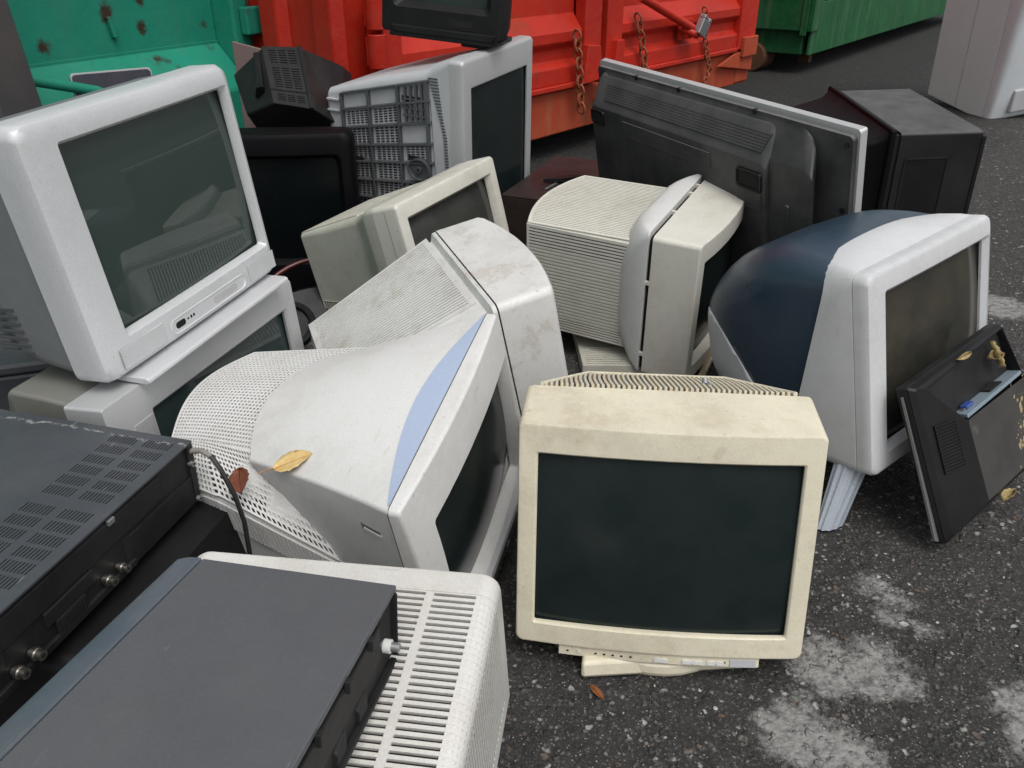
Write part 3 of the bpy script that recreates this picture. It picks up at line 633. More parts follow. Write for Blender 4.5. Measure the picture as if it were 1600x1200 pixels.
def lens_monitor():        # D
    D = dict(w=.4348, h=.3516, sw=.354, sh=.2554, sb=.0099, sx=.0256, bd=.016, bw=.4348, bh=.3516)
    r = root('monitor', 'large white monitor with a pale blue lens stripe and a perforated rear cover', 'monitor', (-.0437, 1.0943, .0743), (-3.07, -12.47, 74.13), 'discarded tube monitors')
    bezel(r, D, 'white', e=.004, r=.008, ri=.006, bow=.012, bowz=.01, bev=.006, rc=.014, zb=-.006)
    screen(r, D, 'scr_dark', .022, .014, .012, .01)
    W = .2174
    # wedge shaped white housing: the rear edge slants forward towards the bottom
    Y0 = .016; YR = .286
    hwf = lambda z, k: W * (1 - k) + k * (.121 + (.304 - z) * .32)
    yf = lambda z, k: Y0 + k * (YR - Y0 - (.304 - min(z, .304)) * .875)
    def top(k, q):     # point on the gently crowned top, q = -1..1 across
        zt = .3516 * (1 - k) + .304 * k
        return (q * (hwf(zt, k) - .006), yf(zt, k) + k * .030 * (1 - q * q), zt + (.012 * k + .048 * k * (1 - k)) * (1 - q * q))
    def sec(k, ins=0.0):
        zt = .3516 * (1 - k) + .304 * k; zb = .0; n = 12; r_ = .006; pts = []
        for i in range(n + 1): q = -1 + 2 * i / n; pts.append((q * (hwf(zb, k) - ins), yf(zb, k), zb + ins))
        for i in range(1, n): z = zb + (zt - r_ - zb) * i / n; pts.append((hwf(z, k) - ins, yf(z, k), z))
        for i in range(5): a = math.radians(i * 22.5); pts.append((hwf(zt, k) - ins - r_ + r_ * math.cos(a), yf(zt, k), zt - ins - r_ + r_ * math.sin(a)))
        for i in range(1, n): x, y, z = top(k, 1 - 2 * i / n); pts.append((x, y, z - ins))
        for i in range(5): a = math.radians(90 + i * 22.5); pts.append((-hwf(zt, k) + ins + r_ + r_ * math.cos(a), yf(zt, k), zt - ins - r_ + r_ * math.sin(a)))
        for i in range(n - 1, 0, -1): z = zb + (zt - r_ - zb) * i / n; pts.append((-hwf(z, k) + ins, yf(z, k), z))
        return pts
    MB().loft([sec(k) for k in (0, .04, .1, .17, .25, .4, .5, .6, .75, .9, 1.0)] + [sec(.995, .004), sec(.93, .02)], True, True).build('shell', 'white', r, 38)
    MB().loft([rsec(-W - .0004, W + .0004, .0, .3520, .008, y=.0154), rsec(-W - .0004, W + .0004, .0, .3520, .008, y=.0166)], False, False).build('seam', 'slotbrown', r)
    # blue lens inlay on top, following the housing
    mb = MB(); L = []; n = 40; up = Vector((0, .17, 1)).normalized()
    for i in range(n + 1):
        q = -.985 + 1.97 * i / n; k1 = .006 + .128 * max(0, 1 - q * q) ** .9
        row = [Vector(top(.002 + (k1 - .002) * j / 6, q)) for j in range(7)]
        L.append([p + up * .0012 for p in row] + [p - up * .004 for p in row[::-1]])
    mb.loft(L); mb.build('lens_stripe', 'lens', r, 30)
    # perforated rear cover
    zc = lambda y: .276 - max(0, .32 - y) * .64 + max(0, y - .32) * .09          # crease between lit top and near side
    xc = lambda y: -.172 + max(0, y - .32) * .17
    xf = lambda y: .19 - max(0, y - .10) * .20
    def lerp(a, b, t): return Vector(a) * (1 - t) + Vector(b) * t
    ys = (.14, .20, .26, .32, .38, .42)
    rear = MB().loft([[(xc(y), y, .0), (xf(y), y, .0), (xf(y), y, .290), (-.10, y, .292 - max(0, y - .36) * .2), (xc(y), y, zc(y) - .004)] for y in ys] + [[(-.12, .445, .03), (.08, .445, .03), (.08, .445, .262), (-.08, .45, .262), (-.12, .44, .255)]])
    ro = rear.build('rear_cover', 'white', r, 30, .004, 2)
    # top perforations
    def C(v): y = .150 + v * .272; return Vector((xc(y), y, zc(y)))
    def T(v): return Vector((-.10 + .01 * v, .265 + v * .180, .2965 - .3 * max(0, v - .5) ** 2 * .12))
    def F(v): y = .16 + v * .26; return Vector((xf(y) + .002, y, .292))
    def P(u, v):
        if u < .24: return lerp(C(v), T(v), u / .24) + Vector((0, 0, .010 * math.sin(math.pi * u / .24)))
        t = (u - .24) / .76; p = lerp(T(v), F(v), t); p.y += .03 * math.sin(math.pi * t) * v + (.0 if v > 0 else 0); p.z += .012 * math.sin(math.pi * t); return p
    g = MB(); grille(g, P, bands(46, .57, .005, .99), bands(36, .57, .01, .985), .0045, .0042)
    # near side perforations
    def Q(u, v):
        y = .16 + u * .25; return (xc(y) - .0006, y, zc(y) - .010 - v * .055)
    grille(g, Q, bands(40, .5, .01, .99), bands(12, .5, .02, .98), .003, .0026, flip=1)
    g.build('perforation', ['white', 'dark'], ro, 30)
    # card slot in the near side and the lower chin with its button
    hx = lambda y, d: -(.2174 - (y - .016) / .27 * .0915) - d
    MB().hexa([(hx(.042, .0008), .042, .298), (hx(.073, .0008), .073, .300), (hx(.073, .0008), .073, .287), (hx(.042, .0008), .042, .284), (hx(.042, -.006), .042, .298), (hx(.073, -.006), .073, .300), (hx(.073, -.006), .073, .287), (hx(.042, -.006), .042, .284)]).build('slot_recess', 'greyshell', r, 0)
    MB().hexa([(hx(.040, .0016), .040, .291), (hx(.069, .0016), .069, .293), (hx(.073, .0016), .073, .286), (hx(.042, .0016), .042, .283), (hx(.042, -.006), .042, .290), (hx(.069, -.006), .069, .292), (hx(.073, -.006), .073, .287), (hx(.042, -.006), .042, .284)]).build('slot_lip', 'white', r, 0, .0004)
    MB().hexa([(-.212, .004, .006), (.212, .004, .006), (.207, -.022, -.002), (-.207, -.022, -.002), (-.212, .08, .004), (.212, .08, .004), (.207, .08, -.02), (-.207, .08, -.02)]).build('chin_strip', 'lightgrey', r, 0, .002)
    co = MB().hexa([(-.206, -.024, -.005), (.206, -.024, -.005), (.20, -.016, -.045), (-.20, -.016, -.045), (-.206, .07, -.005), (.206, .07, -.005), (.20, .07, -.045), (-.20, .07, -.045)]).build('chin', 'greyshell', r, 0, .003)  # darker grey: shade on the downward face put into the colour
    MB().cyl((.05, -.016, -.026), (.05, -.025, -.026), .009, 18).build('button', 'greypanel', co, 40, .001)
lens_monitor()

def slotted_monitor():     # B
    r = root('monitor', 'white monitor case with wide slotted vents carrying the flat grey recorder', 'monitor', (-.2219, .4172, -.0339), (7.25, -1.71, -8.92), 'discarded tube monitors')
    def prof(i):
        pts = [(-.13, .03), (.13, .03), (.166, .116), (.178 - i, .17)]; rr = .02
        for k in range(7): a = math.radians(k * 15); pts.append((.178 - i - rr + rr * math.cos(a), .381 - i - rr + rr * math.sin(a)))
        for k in range(7): a = math.radians(90 + k * 15); pts.append((-.178 + i + rr + rr * math.cos(a), .381 - i - rr + rr * math.sin(a)))
        return pts + [(-.178 + i, .17), (-.166, .116)]
    secs = [[(x, y, z) for x, z in prof(i)] for y, i in ((-.115, .02), (-.10, .004), (-.095, .0045), (.318, .0045), (.319, .0), (.344, .0), (.349, .002), (.351, .007))]
    MB().loft(secs).build('case', 'warmwhite', r, 35)
    rr = .02; L1 = .335; arc = rr * math.pi / 2; L2 = .19; T = L1 + arc + L2
    def P(u, v):
        s = v * T; y = .3185 - u * .412
        if s < L1: return (-.177 + s, y, .381 - .0045)
        if s < L1 + arc:
            a = (s - L1) / rr; return (.178 - rr + (rr - .0045) * math.sin(a), y, .381 - rr + (rr - .0045) * math.cos(a))
        q = s - L1 - arc; return (.178 - .0045 - .0 * q, y, .381 - rr - q)
    t = lambda s: s / T
    vc = [0, t(.077), t(.280), t(.289), t(.3345)]; vf = [False, True, False, True]
    n0 = 8
    ar = [t(L1 + arc * k / 6) for k in range(7)]
    vc += ar; vf += [False] + [True] * 6
    vc += [t(L1 + arc + .012), t(L1 + arc + .165), 1.0]; vf += [True, True, False]
    g = MB(); dj = {}
    def shallow(i, j): return .0038 if vc[j] < t(.33) else (.0042 if vc[j] >= t(L1 + arc) - 1e-6 else .0004)
    def hm(i, j): return 1 if vc[j] < t(.33) else (2 if vc[j] >= t(L1 + arc) - 1e-6 else 0)
    grille(g, P, bands(53, .47, .0, 1.0), (vc, vf), .0045, .004, flip=1, shallow=shallow, hm=hm)
    g.build('slotted_vent', ['warmwhite', 'dark', 'slotbrown'], r, 25)
slotted_monitor()

def grey_recorder():       # A
    r = root('video_recorder', 'flat grey recorder lying on the slotted white monitor, with a white aerial plug', 'recorder', (-.3774, .4591, .3945), (-.21, -8.48, -100.79), 'discarded video recorders')
    W, Dp, H = .3696, .2332, .0846; hw = W / 2
    MB().box(-hw, hw, .0308, Dp, .078, H).box(-hw, -hw + .003, .0308, Dp, .004, .078).box(hw - .003, hw, .0308, Dp, .004, .078).build('cover', 'vcr', r, 0, .0015)
    MB().box(-hw + .004, hw - .004, .03, Dp - .014, .002, .0775).build('chassis', 'black', r, 0, .001)
    f = MB(); secs = []
    for x in (-hw - .001, hw + .001): secs.append([(x, .0295, .0), (x, .0295, H + .0005), (x, .016, H - .0005), (x, .002, H - .005), (x, .0, H - .010), (x, .0, .0)])
    f.loft(secs); f.build('front_panel', 'bezelgrey', r, 30, .002)
    b = MB().box(-hw + .004, hw - .004, Dp - .013, Dp - .004, .004, .076)
    b.box(-hw + .045, hw - .004, Dp - .005, Dp - .001, .034, .070)
    for x in (-.10, -.05, .02, .07): b.hexa([(x, Dp, .030), (x + .02, Dp, .022), (x + .02, Dp, .010), (x, Dp, .010), (x, Dp - .01, .034), (x + .02, Dp - .01, .028), (x + .02, Dp - .01, .006), (x, Dp - .01, .006)])
    b.box(-hw + .004, hw - .004, Dp - .004, Dp + .003, .003, .008).box(-hw + .003, -hw + .006, Dp - .006, Dp + .002, .004, .078)
    for x in (-.115, -.06, .0): b.box(x, x + .008, Dp - .002, Dp + .004, .066, .078)
    bo = b.build('rear_panel', 'blackdusty', r, 0, .001)
    MB().box(-hw + .010, -hw + .040, Dp - .0042, Dp - .0035, .032, .074).build('port_opening', 'dark', bo, 0)
    c = MB().cyl((-.150, Dp - .010, .040), (-.150, Dp - .001, .040), .0055, 16, 1).cyl((-.150, Dp - .002, .040), (-.150, Dp + .006, .040), .0068, 20, 0).cyl((-.150, Dp + .005, .040), (-.150, Dp + .014, .040), .0045, 16, 1)
    c.build('aerial_plug', ['white', 'steel'], r, 40, .0008)
grey_recorder()

def black_recorder():      # C
    loc, eul = (-.8383, .8567, .2983), (-1.65, -1.08, -103.16)
    r = root('video_recorder', 'scuffed black recorder with rows of cooling slots, its cable end hanging loose', 'recorder', loc, eul, 'discarded video recorders')
    W, Dp, H = .4304, .3514, .097; hw = .2
    MB().box(-hw, .23, .0, Dp - .012, .002, H - .0015).build('chassis', 'black', r, 0, .001)
    rows = [-.184, -.158, -.132, -.107, -.082, -.058, -.019, .005, .029, .053, .077, .101]
    U = [0.0]; Uf = []; X0, X1 = -hw - .001, .231; to = lambda x: (x - X0) / (X1 - X0)
    for x in rows: U += [to(x - .0015), to(x + .0165)]; Uf += [False, True]
    U.append(1.0); Uf.append(False)
    V = [0.0]; Vf = []; ty = lambda y: y / (Dp + .001)
    for a, b in ((.243, .285), (.296, .338)):
        for k in range(9): s = a + (b - a) * k / 9; V += [ty(s), ty(s + .0021)]; Vf += [False, True]
    V.append(1.0); Vf.append(False)
    g = MB(); grille(g, lambda u, v: (X0 + (X1 - X0) * u, v * (Dp + .001), H - .0012), (U, Uf), (V, Vf), .0022, .002)
    g.box(-hw - .0015, -hw - .0003, 0, Dp, .006, H)
    g.build('cover', ['vcr2', 'dark'], r, 0)
    b = MB().box(-hw + .002, .228, Dp - .012, Dp - .003, .0, H - .004)
    b.box(-.125, .228, Dp - .004, Dp - .001, .052, .088).box(-.19, -.052, Dp - .004, Dp - .0005, .0, .045).box(-.052, .228, Dp - .004, Dp + .002, .0, .010)
    b.box(.02, .10, Dp - .004, Dp + .001, .030, .050); b.box(-.2, -.188, Dp - .004, Dp + .001, .0, .095)
    b.box(.16, .22, Dp - .004, Dp + .0005, .03, .08)
    bo = b.build('rear_panel', 'blackdusty', r, 0, .0012)
    MB().box(-.052, -.038, Dp - .0035, Dp - .002, .012, .046).build('rear_slot', 'dark', bo, 0)
    v = MB()
    for k in range(8): v.box(-.108 + k * .0045, -.106 + k * .0045, Dp - .0006, Dp + .0003, .030, .046)
    v.build('rear_vent', 'dark', bo, 0); v = MB()
    for k in range(10): v.box(.046 + k * .0038, .048 + k * .0038, Dp + .002, Dp + .0033, .013, .027)
    v.build('socket_contact', 'dark', bo, 0)
    MB().box(.040, .088, Dp - .002, Dp + .0022, .010, .030).build('multi_pin_socket', 'blackdusty', bo, 0, .001)
    for x, z, q in ((-.021, .020, .005), (.004, .020, .006), (.127, .020, .006), (.152, .018, .006)):
        MB().cyl((x, Dp - .002, z), (x, Dp + .014, z), q, 14).cyl((x, Dp + .002, z), (x, Dp + .006, z), q * 1.25, 14).cyl((x, Dp + .013, z), (x, Dp + .0146, z), q * .5, 10, 1).build('aerial_socket', ['metal', 'dark'], bo, 40)
    for x, z in ((-.191, .066), (-.193, .006)): MB().cyl((x, Dp - .002, z), (x, Dp + .006, z), .0042, 12).cyl((x, Dp + .004, z), (x, Dp + .0064, z), .0018, 10, 1).build('screw', ['steel', 'dark'], bo, 40)
    MB().box(-.03, -.018, Dp - .002, Dp + .003, .084, .092).build('cover_clip', 'steel', bo, 0, .001)
    mw = ROOTS[r.name]; a = mw @ Vector((-.196, Dp - .004, .082))
    k = MB().tube([a, a + Vector((.020, -.004, .004)), a + Vector((.036, -.012, .000)), a + Vector((.050, -.02, -.020)), a + Vector((.066, -.03, -.055)), a + Vector((.074, -.035, -.095)), a + Vector((.075, -.04, -.15)), a + Vector((.072, -.045, -.22))], [.0042, .0042, .0040, .0036, .0034, .0034, .0034, .0034], 12)
    k.m = [1 if i < 26 else 0 for i in range(len(k.m))]
    k.build('power_cable', ['cablemat', 'cablegrey'], r, 50, world=True)
black_recorder()

r = root('television', 'black television under the slotted black recorder, mostly hidden', 'television', (-.60, .93, .0), (0, 0, -103.2), 'black televisions')
shell(r, [(-.12, -.17, .24, .0, .285, .02), (.06, -.16, .24, .01, .28, .02), (.17, -.14, .22, .03, .26, .02)], 'black', 'case')
MB().box(-.05, .15, .168, .172, .08, .2).build('rear_label_panel', 'blackdusty', r, 0, .002)

def silver_tv():           # N
    D = dict(w=.4645, h=.383, sw=.3755, sh=.282, sb=.061, sx=.023, bd=.060, bw=.4645, bh=.383)
    r = root('television', 'big silver television with a grey green screen perched on another silver set', 'television', (-.5282, 1.3028, .4164), (-5.02, -2.85, 71.93), 'silver televisions')
    bezel(r, D, 'silver', e=.014, r=.020, ri=.005, bow=.004, bev=.005, rc=.016, rs=.01)
    screen(r, D, 'scr_tv', .012, .017, .004)
    shell(r, [(.060, -.228, .228, .004, .380, .024), (.07, -.226, .226, .006, .379, .024), (.16, -.222, .222, .02, .370, .03), (.24, -.19, .19, .04, .33, .04), (.36, -.14, .14, .06, .28, .04)], 'greyshell')
    v = MB()
    for k in range(7): v.box(-.2260, -.220, .135 + k * .001, .20, .045 + k * .012, .049 + k * .012)
    v.build('side_vent', 'greypanel', r, 0)
    p = MB(); p.loft([rsec(-.083, .125, .0135, .036, .011, 6, 3, y=-.0005), rsec(-.086, .128, .0105, .039, .0135, 6, 3, y=-.0042), rsec(-.083, .125, .0125, .037, .0118, 6, 3, y=-.0052), rsec(-.080, .122, .0150, .0345, .0095, 6, 3, y=-.0030)])
    po = p.build('control_panel', 'silver', r, 30)
    pill(MB(), -.060, .0245, .024, .011, -.0040, -.0016).build('infrared_window', 'blackgloss', po, 40)
    for x in (-.041, -.033, -.026): pill(MB(), x, .025, .0045, .0055 if x > -.04 else .003, -.0042, -.0016).build('jack', 'dark', po, 40)
    b = MB().loft([rsec(.030, .098, .0185, .0305, .0055, 5, 3, y=-.0030), rsec(.030, .098, .0185, .0305, .0055, 5, 3, y=-.0044)])
    b.build('button', 'silverflat', po, 30)
    for x0, x1 in ((-.196, -.098), (.140, .222)):
        g = MB(); grille(g, quad((x0, -.0035, .012), (x1, -.0035, .012), (x1, -.0035, .044), (x0, -.0035, .044)), bands(int((x1 - x0) * 420), .45), bands(13, .45), .0012, .001, hm=lambda i, j: 1)
        g.build('speaker_grille', ['silver', 'silverflat'], r, 0)
    l = MB(); secs = []
    for x in (-.19, .212): secs.append([(x, .03, -.002), (x, -.027, -.005), (x, -.032, -.008), (x, -.032, -.014), (x, -.027, -.017), (x, .03, -.012)])
    l.loft(secs); l.build('lower_lip', 'silver', r, 40, .0015)
silver_tv()

def silver_tv_low():       # O
    D = dict(w=.541, h=.440, sw=.404, sh=.312, sb=.075, sx=.031, bd=.070, bw=.541, bh=.440)
    r = root('television', 'dull silver television under the big silver set, half buried in the pile', 'television', (-.4896, 1.2924, -.0472), (-4.51, -.25, 73.48), 'silver televisions')
    bezel(r, D, 'silverflat', e=.0025, r=.005, ri=.003, bow=.0, bev=.004, rc=.010, zb=.055)
    screen(r, D, 'scr_tv2', .008, .012)
    MB().loft([rsec(-.262, .262, .06, .433, .01, y=.07), rsec(-.262, .262, .06, .434, .01, y=.073)], False, True).build('rear_frame', 'greyshell', r)
    shell(r, [(.073, -.26, .26, .06, .438, .006), (.12, -.256, .256, .06, .443, .007), (.19, -.25, .25, .07, .446, .007), (.205, -.245, .245, .07, .44, .012), (.34, -.15, .15, .12, .36, .03)], plastic('weathered_grey_green_plastic', (.19, .19, .175), .5, amt=.35))
    g = MB(); grille(g, quad((-.245, -.0004, .32), (-.198, -.0004, .32), (-.180, -.0004, .384), (-.222, -.0004, .384)), bands(18, .45), bands(24, .45), .0012, .001, hm=lambda i, j: 1)
    g.build('speaker_grille', ['silverflat', 'greypanel'], r, 0)
silver_tv_low()

def striped_monitor():     # F
    D = dict(w=.4237, h=.4189, sw=.36, sh=.27, sb=.06, bd=.109, bw=.4237, bh=.4189)
    r = root('monitor', 'stained white monitor turned away, its tapered back covered in fine vent lines', 'monitor', (.0773, 1.6602, .0317), (-11.89, -2.18, 110.35), 'discarded tube monitors')
    bezel(r, D, 'white_dirty', e=.012, r=.016, bow=.03, zb=0)
    screen(r, D, 'scr_dark', .016, .016, .03)
    MB().loft([rsec(-.2085, .2085, .003, .4165, .014, y=.109), rsec(-.2085, .2085, .003, .4165, .014, y=.112)], False, False).build('seam', 'dark', r)
    shell(r, [(.112, -.211, .211, .001, .418, .016), (.120, -.211, .211, .001, .417, .016), (.128, -.202, .202, .008, .404, .02), (.28, -.165, .165, .03, .367, .03), (.437, -.137, .139, .06, .324, .02), (.445, -.12, .125, .07, .31, .02)], 'white_dirty')
    g = MB(); P = quad((-.150, .133, .402), (.203, .133, .402), (.137, .438, .3255), (-.132, .438, .3255))
    grille(g, P, bands(33, .45, .02, .98), multi([(.03, .97, 1, .98)]), .0062, .004, hm=lambda i, j: 1)
    g.build('vent_lines', ['white_dirty', 'slotbrown'], r, 25)
    MB().box(-.0, .03, .425, .447, .15, .2).build('rear_socket', 'black', r, 0, .002)
striped_monitor()

def grey_beige_monitor():  # G
    D = dict(w=.440, h=.403, sw=.360, sh=.277, sb=.077, bd=.079, bw=.440, bh=.397)
    r = root('monitor', 'beige monitor tilted behind the stained one, grey dusty screen half showing', 'monitor', (-.0773, 2.0752, .0648), (-12.17, -3.89, 59.24), 'discarded tube monitors')
    bezel(r, D, 'beige2', e=.008, r=.012, ri=.004, bow=.004, bev=.008, rc=.02)
    screen(r, D, 'scr_grey', .012, .02, .004)
    MB().loft([rsec(-.2175, .2175, .003, .394, .012, y=.0395), rsec(-.2203, .2203, .0, .3985, .012, y=.0397), rsec(-.2203, .2203, .0, .3985, .012, y=.0405), rsec(-.2175, .2175, .003, .394, .012, y=.0407)], False, False).build('seam', 'slotbrown', r)
    shell(r, [(.079, -.219, .219, .001, .396, .012), (.11, -.218, .218, .004, .393, .014), (.125, -.212, .212, .02, .385, .018), (.165, -.185, .185, .04, .372, .02), (.19, -.178, .178, .045, .366, .02), (.32, -.165, .165, .06, .345, .02), (.425, -.153, .153, .07, .326, .012), (.43, -.14, .14, .08, .31, .01)], 'beige')
    g = MB(); grille(g, quad((-.155, .195, .3650), (.155, .195, .3650), (.145, .425, .3255), (-.145, .425, .3255)), multi([(.02, .98, 1, .98)]), bands(34, .45, .02, .98), .003, .0026, hm=lambda i, j: 1)
    g.build('top_vent', ['beige', 'slotbrown'], r, 25)
    g = MB(); grille(g, quad((-.1765, .21, .13), (-.1765, .21, .07), (-.1555, .42, .08), (-.1555, .42, .13)), multi([(.02, .98, 1, .98)]), bands(26, .4, .02, .98), .002, .0017, hm=lambda i, j: 1, flip=1)
    g.build('side_vent', ['beige', 'slotbrown'], r, 25)
grey_beige_monitor()

def ribbed_monitor():      # H
    D = dict(w=.4245, h=.3799, sw=.35, sh=.27, sb=.05, bd=.1136, bw=.4245, bh=.3799)
    loc, eul = (.5289, 2.0007, .0333), (2.36, -6.23, 61.95)
    r = root('monitor', 'off white monitor with a gap round its front and a grooved square back', 'monitor', loc, eul, 'discarded tube monitors')
    bezel(r, D, 'beige2', e=.005, r=.012, bow=.022, ri=.004, rc=.02, bev=.008)
    screen(r, D, 'scr_dark', .012, .02, .022)
    MB().loft([rsec(-.203, .203, .008, .372, .012, y=.108), rsec(-.203, .203, .008, .372, .012, y=.124)], False, False).build('gap_frame', 'dark', r)
    for x, z in ((-.2085, .26), (-.2085, .06), (-.05, .3775), (.08, .3775), (.14, .3775)):
        MB().box(x - .004, x + .004, .110, .128, z - .006, z + .004).build('clip', 'beige2', r, 0, .001)
    shell(r, [(.1235, -.213, .213, -.001, .388, .014), (.126, -.2135, .2135, -.001, .389, .015), (.140, -.211, .211, .001, .389, .030), (.156, -.206, .206, .006, .388, .052), (.172, -.199, .199, .015, .385, .075), (.184, -.192, .192, .025, .379, .090), (.192, -.186, .186, .034, .369, .095), (.197, -.181, .181, .042, .356, .09), (.205, -.17, .17, .05, .34, .05)], 'white', 'shell')
    f = lambda x, z: .497 - .040 * (2 * x / .36) ** 2
    MB().loft([rsec(-.178, .178, .042, .340, .006, y=.17), rsec(-.178, .178, .042, .338, .006, y=.30), rsec(-.178, .178, .045, .334, .006, y=lambda x, z: f(x, z) - .004), rsec(-.170, .170, .052, .328, .006, y=f)], True, True).build('rear_box', 'beige2', r, 35)
    g = MB(); P = lambda u, v: (-.178, .1815 + v * .274, .335 - u * .288)
    U, Uf = multi([(.02, .2, 6, .42), (.2, .86, 20, .40), (.86, .99, 5, .42)])
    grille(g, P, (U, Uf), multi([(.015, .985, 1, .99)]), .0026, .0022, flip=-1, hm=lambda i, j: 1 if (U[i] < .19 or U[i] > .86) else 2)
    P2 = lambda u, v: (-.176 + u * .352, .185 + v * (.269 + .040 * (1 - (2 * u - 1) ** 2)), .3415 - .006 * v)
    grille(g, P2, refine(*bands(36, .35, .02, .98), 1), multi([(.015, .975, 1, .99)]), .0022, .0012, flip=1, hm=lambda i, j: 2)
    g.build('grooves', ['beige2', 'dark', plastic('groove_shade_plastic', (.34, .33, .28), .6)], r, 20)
    s = MB().hexa([(.172, 2.13, .034), (.45, 2.13, .034), (.45, 2.13, .0), (.172, 2.13, .0), (.182, 1.888, .030), (.46, 1.888, .030), (.46, 1.888, .0), (.182, 1.888, .0)])
    for k in range(9): s.box(.195, .45, 1.895 + k * .011, 1.900 + k * .011, .030, .0335)
    so = s.build('stand', 'beige', r, 0, .003, world=True)
    MB().loft([[(.33 + q * math.cos(a), 2.03 + q * math.sin(a), z) for a in [2 * math.pi * i / 36 for i in range(36)]] for q, z in ((.115, .03), (.112, .042), (.10, .047), (.098, .043), (.07, .05))]).build('swivel_disc', 'beige', so, 40, world=False).matrix_parent_inverse = ROOTS[r.name].inverted()
ribbed_monitor()

def blue_monitor():        # I
    W, H = .4478, .3918
    D = dict(w=W, h=H, sw=.3696, sh=.2949, sb=.047, sx=.020, bd=.03, bw=W, bh=H)
    r = root('monitor', 'rounded dark blue and pearl white monitor with a mud stained screen', 'monitor', (.8417, 1.4006, .1252), (-11.89, -3.18, 39.13), 'discarded tube monitors')
    bezel(r, D, 'pearl', e=.010, r=.020, ri=.006, bow=.004, bev=.009, rc=.016)
    screen(r, D, 'scr_muddy', .012, .017, .004)
    hw = W / 2
    yb = lambda x, z: .127 - .044 * min(1, abs(x) / hw) ** 4 + .29 * max(0, .369 - z) * min(1, abs(x) / hw) ** 2
    def band(k, ins): return [(x, y, z + (.018 * math.sin(k * 1.5) * (1 - (x / hw) ** 2) if z > .3 else 0)) for x, y, z in rsec(-hw + ins, hw - ins, ins * .6, H - ins, .022 + .03 * k, 5, 12, y=lambda x, z: .03 + (yb(x, z) - .03) * k)]
    MB().loft([rsec(-hw + .004, hw - .004, .004, H - .004, .02, 5, 12, y=.03), rsec(-hw + .0, hw - .0, 0, H, .022, 5, 12, y=.033), band(.35, -.002), band(.7, -.001), band(1, .002), [(x * .96, y - .006, .01 + z * .95) for x, y, z in band(1, .004)]], False, False).build('front_housing', 'pearl', r, 45)
    # egg shaped blue rear
    tab = [(.035, .216, .004, .380, .03), (.10, .2145, .003, .398, .045), (.16, .212, .001, .409, .06), (.22, .205, .0, .412, .08), (.28, .192, .004, .400, .10), (.34, .174, .010, .380, .115), (.39, .152, .018, .356, .12), (.43, .128, .026, .330, .115), (.46, .102, .038, .305, .10), (.485, .070, .056, .276, .07), (.498, .042, .08, .250, .042), (.504, .018, .12, .21, .018)]
    def cr(t):
        i = min(int(t), len(tab) - 2); f = t - i; p = [tab[max(0, min(len(tab) - 1, i + d))] for d in (-1, 0, 1, 2)]
        return [.5 * (2 * b + (c - a) * f + (2 * a - 5 * b + 4 * c - d) * f * f + (3 * b - a - 3 * c + d) * f ** 3) for a, b, c, d in zip(*p)]
    secs = []
    for i in range(45):
        y, a_, zb_, zt, rr = cr(i * (len(tab) - 1) / 44); secs.append(rsec(-a_, a_, zb_, zt, rr, 9, 8, y=y))
    bm = bmesh.new(); tmp = MB().loft(secs); vs = [bm.verts.new(v) for v in tmp.v]
    for f in tmp.f: bm.faces.new([vs[i] for i in f])
    bmesh.ops.recalc_face_normals(bm, faces=bm.faces)
    planes = [(Vector((sx * -.215, .321, .231)), Vector((sx * -1.635, -1.49, 1)).normalized() * 1) for sx in (1, -1)]
    planes = [(c, Vector((1.635 * sx, -1.49, 1)).normalized()) for (c, _), sx in zip(planes, (1, -1))]
    def cut(cuts):
        b2 = bm.copy()
        for (co, no), keep_up in cuts:
            bmesh.ops.bisect_plane(b2, geom=b2.verts[:] + b2.edges[:] + b2.faces[:], dist=1e-5, plane_co=co, plane_no=no, clear_outer=not keep_up, clear_inner=keep_up)
        return b2
    def part(pieces, name, mat, grow):
        mb = MB()
        for cuts in pieces:
            b2 = cut(cuts); b2.normal_update()
            if grow:
                for v in b2.verts: v.co += v.normal * grow
            ix = {v: i for i, v in enumerate(b2.verts)}
            mb.add([v.co[:] for v in b2.verts], [tuple(ix[v] for v in f.verts) for f in b2.faces]); b2.free()
        o = mb.build(name, mat, r, 60); s = o.modifiers.new('thick', 'SOLIDIFY'); s.thickness = .003; s.offset = -1
    part([[(planes[0], True), (planes[1], True)]], 'rear_shell', 'navy', 0)
    part([[(planes[0], False)], [(planes[0], True), (planes[1], False)]], 'lower_shell', 'pearl', .0012); bm.free()
    # translucent ribbed foot reaching the ground
    s = MB(); secs = []
    for k in range(7):
        t = k / 6; cx = .668 - .055 * t; cy = 1.345 - .075 * t; z = .125 * (1 - t) + .004; wd = .042 - .006 * t; tk = .030 - .012 * t; q = []
        for i in range(48):
            a = 2 * math.pi * i / 48; rb = 1 + .035 * (1 if i % 4 < 2 else -1)
            q.append((cx + .80 * wd * math.cos(a) * rb + .5 * tk * math.sin(a) * rb, cy + .45 * wd * math.cos(a) * rb - .8 * tk * math.sin(a) * rb, z))
        secs.append(q)
    s.loft(secs); s.build('foot', 'ice', r, 20, world=True)
    s = MB().loft([[(cx + q * math.cos(a), cy + q * math.sin(a), z) for a in [2 * math.pi * i / 20 for i in range(20)]] for cx, cy, z, q in ((.80, 1.58, .12, .03), (.83, 1.62, .0, .025))]); s.build('foot', 'ice', r, 40, world=True)
    s = MB().loft([[(cx + q * math.cos(a), cy + q * math.sin(a), z) for a in [2 * math.pi * i / 20 for i in range(20)]] for cx, cy, z, q in ((.95, 1.52, .15, .03), (.98, 1.53, .0, .025))]); s.build('foot', 'ice', r, 40, world=True)
blue_monitor()

